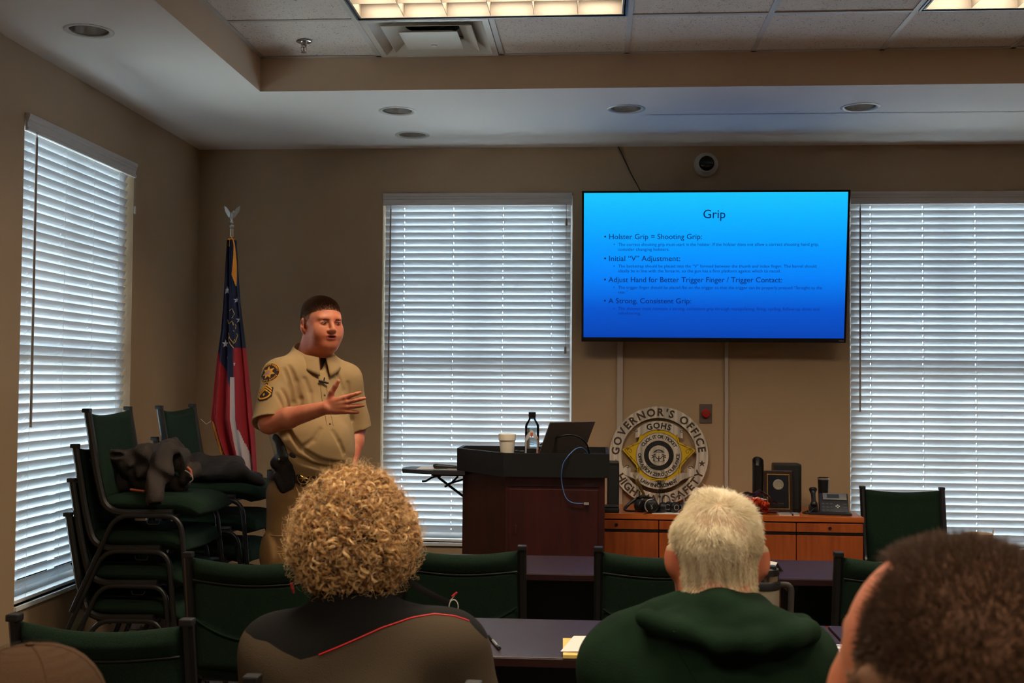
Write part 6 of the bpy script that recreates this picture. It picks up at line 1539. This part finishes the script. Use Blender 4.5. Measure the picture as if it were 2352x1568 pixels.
# the hood lying on the back: rolled rim and sagging pouch
rim = [Lg(1555, 1395, Yg+.03), Lg(1500, 1405, Yg-.03), Lg(1480, 1420, Yg-.08), Lg(1560, 1445, Yg-.12), Lg(1650, 1478, Yg-.15), Lg(1740, 1478, Yg-.15), Lg(1825, 1462, Yg-.12), Lg(1862, 1445, Yg-.07), Lg(1845, 1428, Yg-.02), Lg(1790, 1428, Yg+.02), Lg(1735, 1400, Yg+.04)]
Jh.ell(Lg(1668, 1440, Yg-.08), (.145, .06, .045), .035)
for i in range(len(rim)-1): Jh.cone(rim[i], rim[i+1], .014, .014, .022)
Jh.cone(Lg(1560, 1392, Yg-.02), Lg(1650, 1396, Yg-.08), .030, .032, .02); Jh.cone(Lg(1650, 1396, Yg-.08), Lg(1730, 1400, Yg-.02), .032, .028, .02)
Jh.cone(Lg(1510, 1436, Yg+.0), Lg(1450, 1462, Yg+.01), .045, .045, .04)
Jh.warp(folds([((16, 5, 9), .003, .4), ((22, 9, -26), .0026, 1.7), ((9, 3, 34), .0022, 2.2)]))
Jh.cone((0, -.005, gsh+.01), (0, .02, gsh+.14), .060, .066, .008, None, False)
M_hood = mat('hoodie_green', (24, 46, 30), .95, rgb2=(18, 37, 24), scale=18, bump=.3, bscale=500, spec=.15)
body('hooded_top', Jh, (-.45, -.35, .42), (.45, .6, gsh+.16), .0056, [M_hood], pg)
q = MB(); pts = [(1545, 1440), (1555, 1480), (1575, 1520), (1600, 1560)]; pts_ = [back_pt(Jh, Lg(a, b, Yg-.1).x, Lg(a, b, Yg-.1).z, .0005) for a, b in pts]; q.tube(smoothpath(pts_, 5), .0018, 5)
q.build('back_seam', M_hood, pg)
# hair
HSg = SDF(); head_sdf(HSg, hcg, rotg, 1.0, 1.03, ears=False, face=False); HSg.cone(hcg+Vector((0, -.02, -.05)), (0, -.02, gsh+.03), .069, .071, .03); HSg.ell((0, -.045, hcg.z-.10), (.055, .05, .05), .03)
rng = np.random.default_rng(21); n = 74000; d = rng.normal(size=(n, 3)); d /= np.linalg.norm(d, axis=1, keepdims=True)
ld = d   # local: +y is the back of the head
keep = (ld[:, 2] > np.where(ld[:, 1] > 0, -.78+.0*ld[:, 1], -.15+.75*np.clip(-ld[:, 1], 0, 1)))
keep &= ~((np.abs(ld[:, 0]) > .55) & (ld[:, 2] < .12) & (ld[:, 1] < .42))
ld = ld[keep]; Rg = np.array(rotg.to_3x3()); dw = ld@Rg.T; P = onto(HSg, np.array(hcg), dw, .03, .2); nn = grad(HSg, P)
wh = Rg@np.array([.02, .55, .72]); wh /= np.linalg.norm(wh); P0w = np.array(hcg)+wh*.1
away = P-P0w; away -= nn*(away*nn).sum(1)[:, None]; away /= np.linalg.norm(away, axis=1, keepdims=True)+1e-9
sw = np.cross(nn, away); comb = away*.9+sw*.25+np.array([0, 0, -.25])
clump = np.stack([np.sin(P@np.array(k)*70+p_) for k, p_ in (((1, .3, .2), 0), ((.2, 1, .5), 1), ((.4, .2, 1), 2))], 1)*.45
dirn = nn*(.42+.3*np.clip(ld[:, 2:3], 0, 1))+comb*.85+clump*.8+rng.normal(size=P.shape)*.16; Lh = (.006+.011*np.clip(ld[:, 2], 0, 1)**1.3)*rng.uniform(.7, 1.2, len(P)); K_ = 5; ts = np.linspace(0, 1, K_)
p = P[:, None]-nn[:, None]*.001+dirn[:, None]*(Lh[:, None]*ts)[..., None]+(comb*.5+np.array([0, 0, -.3]))[:, None]*(Lh[:, None]*ts**2*.6)[..., None]
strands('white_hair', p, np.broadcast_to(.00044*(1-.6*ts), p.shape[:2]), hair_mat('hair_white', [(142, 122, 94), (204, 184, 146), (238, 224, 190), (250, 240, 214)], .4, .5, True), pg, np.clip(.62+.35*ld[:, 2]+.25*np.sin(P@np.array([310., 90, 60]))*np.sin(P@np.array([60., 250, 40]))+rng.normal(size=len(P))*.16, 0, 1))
# --- near head, lower right
Yn = 1.02
nc = at(2200, 1520, Y=Yn)
pn = thing('person', 'man with cropped dark hair close to the camera at the lower right', 'person', (nc.x, Yn, 0)); IO = Vector((-nc.x, -Yn, 0))
rotn = Matrix.Rotation(PI+.32, 4, 'Z') @ Matrix.Rotation(-.12, 4, 'X')
hcn = Vector((0, 0, at(2200, 1248, Y=Yn).z-.121)); S = SDF(); head_sdf(S, hcn, rotn, 1.04, 1.14); S.cone(hcn+Vector((0, -.01, -.05)), (0, -.02, hcn.z-.22), .065, .075, .03)
nsh = hcn.z-.23; sL, sR = Vector((-.18, 0, nsh-.03)), Vector((.18, 0, nsh-.03)); eL, eR = Vector((-.24, .1, nsh-.32)), Vector((.24, .1, nsh-.32)); wL, wR = Vector((-.1, .33, .66)), Vector((.1, .33, .66))
S.ell((0, .0, nsh-.12), (.14, .09, .16), .05); S.cone((0, 0, nsh-.02), sL, .05, .05, .03); S.cone((0, 0, nsh-.02), sR, .05, .05, .03)
for a, b, c in ((sL, eL, wL), (sR, eR, wR)): S.cone(a, b, .045, .04, .02); S.cone(b, c, .04, .027, .02)
hand_sdf(S, wL, (.3, 1, -.1), (0, 0, -1), (1, 0, 0)); hand_sdf(S, wR, (-.3, 1, -.1), (0, 0, -1), (-1, 0, 0))
bn_ = body('body', S, (-.45, -.3, .5), (.45, .6, 1.5), .006, [M_skin_fair, mat('cropped_scalp', (112, 78, 56), .8)], pn)
Jn = SDF(); Jn.ell((0, .0, nsh-.12), (.20, .125, .16), .06); Jn.ell((0, .01, nsh-.33), (.215, .15, .26), .08); Jn.ell((0, .02, .58), (.22, .16, .13), .05); Jn.cone((0, -.01, nsh-.01), sL, .07, .068, .07); Jn.cone((0, -.01, nsh-.01), sR, .07, .068, .07)
for a, b, c in ((sL, eL, wL), (sR, eR, wR)): Jn.cone(a, b, .068, .06, .04); Jn.cone(b, b.lerp(c, .9), .056, .042, .03)
Jn.cone((0, -.005, nsh+.02), (0, .02, nsh+.14), .07, .07, .008, None, False)
body('shirt', Jn, (-.45, -.3, .42), (.45, .6, nsh+.14), .009, [mat('shirt_navy', (30, 34, 48), .9)], pn)
HSn = SDF(); head_sdf(HSn, hcn, rotn, 1.04, 1.14, ears=False, face=False); HSn.cone(hcn+Vector((0, -.01, -.05)), (0, -.02, hcn.z-.22), .065, .075, .03)
rng = np.random.default_rng(31); n = 100000; d = rng.normal(size=(n, 3)); d /= np.linalg.norm(d, axis=1, keepdims=True)
front = -d[:, 1]; keep = (d[:, 2] > np.where(d[:, 1] > 0, -.75, -.3+.9*np.clip(front, 0, 1))) & (front < .52-.0*np.abs(d[:, 0])) & ~((np.abs(d[:, 0]) > .35) & (front > .13) & (d[:, 2] > .1) & (d[:, 2] < .86)) & ~((np.abs(d[:, 0]) > .45) & (front > .30)); keep &= ~((np.abs(d[:, 0]) > .6) & (d[:, 2] < -.1) & (d[:, 1] < .3))
d = d[keep]; Rn = np.array(rotn.to_3x3()); dw = d@Rn.T; P = onto(HSn, np.array(hcn), dw, .03, .2); nn = grad(HSn, P)
top = np.clip((d[:, 2]-.1)/.5, 0, 1); Lh = .0035+.0035*top; K_ = 3; ts = np.linspace(0, 1, K_); dirn = nn+rng.normal(size=P.shape)*.35+np.array([0, .25, 0])
p = P[:, None]+dirn[:, None]*(Lh[:, None]*ts)[..., None]
cc = centers(bn_); ll = (cc-np.array(hcn))@Rn; ll /= np.linalg.norm(ll, axis=1, keepdims=True); set_mats(bn_, ((ll[:, 2] > np.where(ll[:, 1] > 0, -.5, -.1-.9*ll[:, 1])) & (ll[:, 1] > -.5) & (cc[:, 2] > hcn.z-.09) & ~((np.abs(ll[:, 0]) > .35) & (ll[:, 1] < -.13) & (ll[:, 2] > .1)) & ~((np.abs(ll[:, 0]) > .45) & (ll[:, 1] < -.28))).astype(int))
lowm = (top < .35) & (rng.random(len(P)) < .75); rad = np.broadcast_to(.00022*(1-.5*ts), p.shape[:2])
strands('side_hair', p[lowm], rad[lowm]*.9, hair_mat('hair_side', [(128, 94, 66), (172, 132, 96), (104, 76, 54)]), pn)
strands('cropped_hair', p[~lowm], rad[~lowm]*1.15, hair_mat('hair_dark', [(62, 44, 34), (92, 66, 50), (46, 33, 26)]), pn)
# --- person in a brown cap, lower left
Yc = 1.42
kc = at(66, 1620, Y=Yc); ctop = at(150, 1484, Y=Yc).z
pc = thing('person', 'person in a brown mesh cap at the very bottom left corner', 'person', (kc.x, Yc, 0))
rotc = Matrix.Rotation(PI-.24, 4, 'Z'); hcc = Vector((0, 0, ctop-.128)); S = SDF(); head_sdf(S, hcc, rotc, 1.0, 1.08); S.cone(hcc+Vector((0, -.01, -.05)), (0, -.02, hcc.z-.22), .06, .07, .03)
csh = hcc.z-.23; sL, sR = Vector((-.18, 0, csh-.03)), Vector((.18, 0, csh-.03)); eL, eR = Vector((-.23, .1, csh-.3)), Vector((.23, .1, csh-.3)); wL, wR = Vector((-.1, .33, .58)), Vector((.1, .33, .58))
S.ell((0, .0, csh-.12), (.14, .09, .16), .05); S.cone((0, 0, csh-.02), sL, .05, .05, .03); S.cone((0, 0, csh-.02), sR, .05, .05, .03)
for a, b, c in ((sL, eL, wL), (sR, eR, wR)): S.cone(a, b, .045, .04, .02); S.cone(b, c, .04, .027, .02)
hand_sdf(S, wL, (.3, 1, -.1), (0, 0, -1), (1, 0, 0)); hand_sdf(S, wR, (-.3, 1, -.1), (0, 0, -1), (-1, 0, 0))
body('body', S, (-.45, -.3, .42), (.45, .6, 1.4), .009, [M_skin, mat('dark_hair_under_cap', (46, 34, 28), .8)], pc); cc = centers(C.objects[-1]); set_mats(C.objects[-1], (cc[:, 2] > hcc.z-.02).astype(int))
Jc = SDF(); Jc.ell((0, .0, csh-.12), (.20, .125, .16), .06); Jc.ell((0, .01, csh-.28), (.215, .15, .22), .08); Jc.ell((0, .02, .56), (.22, .16, .12), .05); Jc.cone((0, -.01, csh-.01), sL, .07, .068, .07); Jc.cone((0, -.01, csh-.01), sR, .07, .068, .07)
for a, b, c in ((sL, eL, wL), (sR, eR, wR)): Jc.cone(a, b, .068, .06, .04); Jc.cone(b, b.lerp(c, .9), .056, .042, .03)
Jc.cone((0, -.005, csh+.02), (0, .02, csh+.14), .066, .066, .008, None, False)
body('shirt', Jc, (-.45, -.3, .42), (.45, .6, csh+.14), .010, [mat('shirt_brown', (58, 50, 42), .9)], pc)
capm = mat('cap_brown', (72, 51, 33), .9, bump=.4, bscale=500, spec=.2); cap_d = mat('cap_dark', (40, 28, 22), .7); cap_l = mat('cap_strap', (190, 160, 120), .6)
def cap_pt(th, ph, off=0):
    # th around (0 = back), ph from brim 0 to top 1
    a = th; e = ph*PI/2; q = Vector(((.092+off)*math.cos(e)**.85*math.sin(a), (.108+off)*math.cos(e)**.85*math.cos(a), .03+(.098+off)*math.sin(e))); return hcc+rotc.to_3x3() @ q
for k in range(6):
    a0, a1 = k*PI/3, (k+1)*PI/3
    v = []; f = []; nu, nv = 9, 10
    for j in range(nv):
        for i in range(nu): 
            a = a0+(a1-a0)*i/(nu-1); e = j/(nv-1)*.995; bulge = .0004*math.sin(PI*i/(nu-1))
            v.append(cap_pt(a, e, bulge))
    skip = set()
    def hole(a, e): return min(abs(a), abs(a-2*PI)) < .55*math.sqrt(max(0, 1-(min(e, .52)/.52)**2))
    for j in range(nv-1):
        for i in range(nu-1):
            am = a0+(a1-a0)*(i+.5)/(nu-1); em = (j+.5)/(nv-1)
            if hole(am, em): continue
            f.append((j*nu+i, j*nu+i+1, (j+1)*nu+i+1, (j+1)*nu+i))
    o = MB().add(v, f).build('cap_panel', capm, pc, smooth=80)
    q = MB(); 
    if k: q.tube([cap_pt(a0, e, .001) for e in np.linspace(.0 if k else .45, .99, 10)], .0004, 5); q.build('panel_seam', capm, pc)
    if k in (0, 1, 2, 4, 5):
        q = MB()
        for j in range(3, 9):
            for i in range(1, 14):
                a = a0+(a1-a0)*i/14; e = j/10
                if hole(a, e-.08): continue
                c_ = cap_pt(a, e, .0032); c2 = cap_pt(a+.03, e, .0032); q.tube([c_, c2], .0005, 4)
        q.build('mesh_stitching', cap_d, pc)
q = MB(); q.tube([cap_pt(a, .52*math.sqrt(max(0, 1-(a/.55)**2)), .002) for a in np.linspace(-.55, .55, 17)], .0028, 6); q.build('opening_edge', cap_d, pc, smooth=60)
q = MB(); q.tube([cap_pt(a, .06, .002) for a in np.linspace(-.6, .6, 15)], .006, 6, sx=.4); q.build('cap_strap', cap_l, pc, smooth=60)
MB().ball(cap_pt(0, 1, .002), (.006, .006, .002), 12).build('top_button', capm, pc, smooth=80)
br_ = MB()
def brim(u, v): 
    a = PI+(u-.5)*1.9; r = 1+.68*v*math.cos((u-.5)*1.9)**.5; q = Vector((.093*r*math.sin(a)*(1/(1+.35*v)), .108*math.cos(a)*r, .03-.02*v-.02*abs(u-.5)*2*v)); return tuple(hcc+rotc.to_3x3() @ q)
o = br_.grid(brim, 17, 6).build('brim', capm, pc, smooth=80); md = o.modifiers.new('t', 'SOLIDIFY'); md.thickness = .003

# legs of the seated people (trousers), one part each person
for P_, zt_, w_, nm in ((pw, .50, .11, 'trousers'), (pg, .50, .10, 'trousers'), (pn, .50, .10, 'trousers'), (pc, .50, .10, 'trousers')):
    Lg_ = SDF()
    for s in (-1, 1): Lg_.cone((s*w_, .05, .565), (s*(w_+.04), .43, .57), .085, .07, .03); Lg_.cone((s*(w_+.04), .43, .57), (s*(w_+.04), .42, .10), .066, .05, .03); Lg_.ell((s*(w_+.04), .47, .05), (.045, .12, .045), .02)
    Lg_.cut((0, 0, .005), (0, 0, -1)); body(nm, Lg_, (-.35, -.1, -.02), (.35, .65, .7), .014, [mat('trousers_dark', (34, 36, 44), .9)], P_)

# ------------------------------------------------------------------ jackets on the stacks
def at_s(px, py, Y): return Vector(at(px, py, Y=Y))
M_coat = mat('coat_brown', (54, 42, 35), .8, rgb2=(38, 31, 27), scale=12, bump=.3, bscale=200)
c0 = at_s(340, 1110, 5.12); cj = thing('jacket', 'dark brown jacket thrown on the seat of the left chair stack, one sleeve hanging forward', 'jacket', tuple(c0)); Q = lambda px, py, Y: at_s(px, py, Y)-c0
K = SDF(); K.cone(Q(270, 1110, 5.15), Q(420, 1112, 5.2), .06, .045, .05, ((0, 0, 1), .7)); K.cone(Q(275, 1075, 5.2), Q(400, 1030, 5.25), .06, .05, .05); K.cone(Q(262, 1045, 5.1), Q(330, 1050, 5.12), .03, .05, .04)
K.cone(Q(395, 1030, 5.15), Q(440, 1090, 5.15), .045, .04, .04); K.ell(Q(345, 1075, 5.2), (.13, .13, .06), .05)
K.cone(Q(385, 1035, 5.06), Q(362, 1090, 4.98), .045, .045, .03); K.cone(Q(362, 1090, 4.98), Q(357, 1142, 4.93), .045, .036, .02)
K.warp(folds([((30, 12, 26), .007, 0), ((60, 20, -40), .005, 1), ((18, 54, 12), .006, 2), ((80, -30, 60), .0035, 3)]))
K.ell(Q(357, 1158, 4.915), (.026, .03, .026), .006, None, False); K.ell(Q(266, 1046, 5.045), (.045, .045, .014), .006, None, False)
K.cut((0, 0, at_s(340, 1150, 5.12).z-c0.z-.03), (0, 0, -1), .02) if 0 else None
body('jacket_body', K, (-.3, -.35, -.2), (.35, .25, .25), .0065, [M_coat], cj)
q = MB(); q.tube(smoothpath([Q(425, 1080, 4.98), Q(437, 1088, 4.97), Q(443, 1100, 4.97), Q(436, 1108, 4.97)], 4), .003, 6); q.build('zip_pull', M_sil, cj)
M_li = mat('lining_orange', (196, 96, 66), .7)
MB().tube([Q(430, 1072, 5.0), Q(438, 1080, 5.0), Q(440, 1095, 5.0)], .006, 6).build('orange_lining', M_li, cj); MB().tube([Q(300, 1124, 5.02), Q(332, 1128, 5.0)], .006, 6).build('orange_lining', M_li, cj)
c1 = at_s(520, 1080, 5.72); cj2 = thing('jacket', 'dark jacket spread over the seat of the chair stack nearer the flag', 'jacket', tuple(c1)); Q = lambda px, py, Y: at_s(px, py, Y)-c1
K = SDF(); K.cone(Q(440, 1072, 5.7), Q(590, 1095, 5.75), .05, .035, .05, ((0, 0, 1), .6)); K.cone(Q(440, 1060, 5.8), Q(540, 1068, 5.85), .045, .05, .05); K.cone(Q(540, 1075, 5.65), Q(604, 1108, 5.68), .04, .028, .03); K.ell(Q(500, 1085, 5.72), (.14, .14, .04), .04)
K.warp(folds([((30, 12, 26), .005, 3), ((50, 20, -30), .0035, 1), ((18, 44, 12), .004, 2)]))
body('jacket_body', K, (-.35, -.3, -.15), (.35, .3, .2), .0075, [mat('coat_dark', (44, 37, 34), .8, rgb2=(32, 28, 27), scale=12, bump=.3, bscale=200)], cj2)
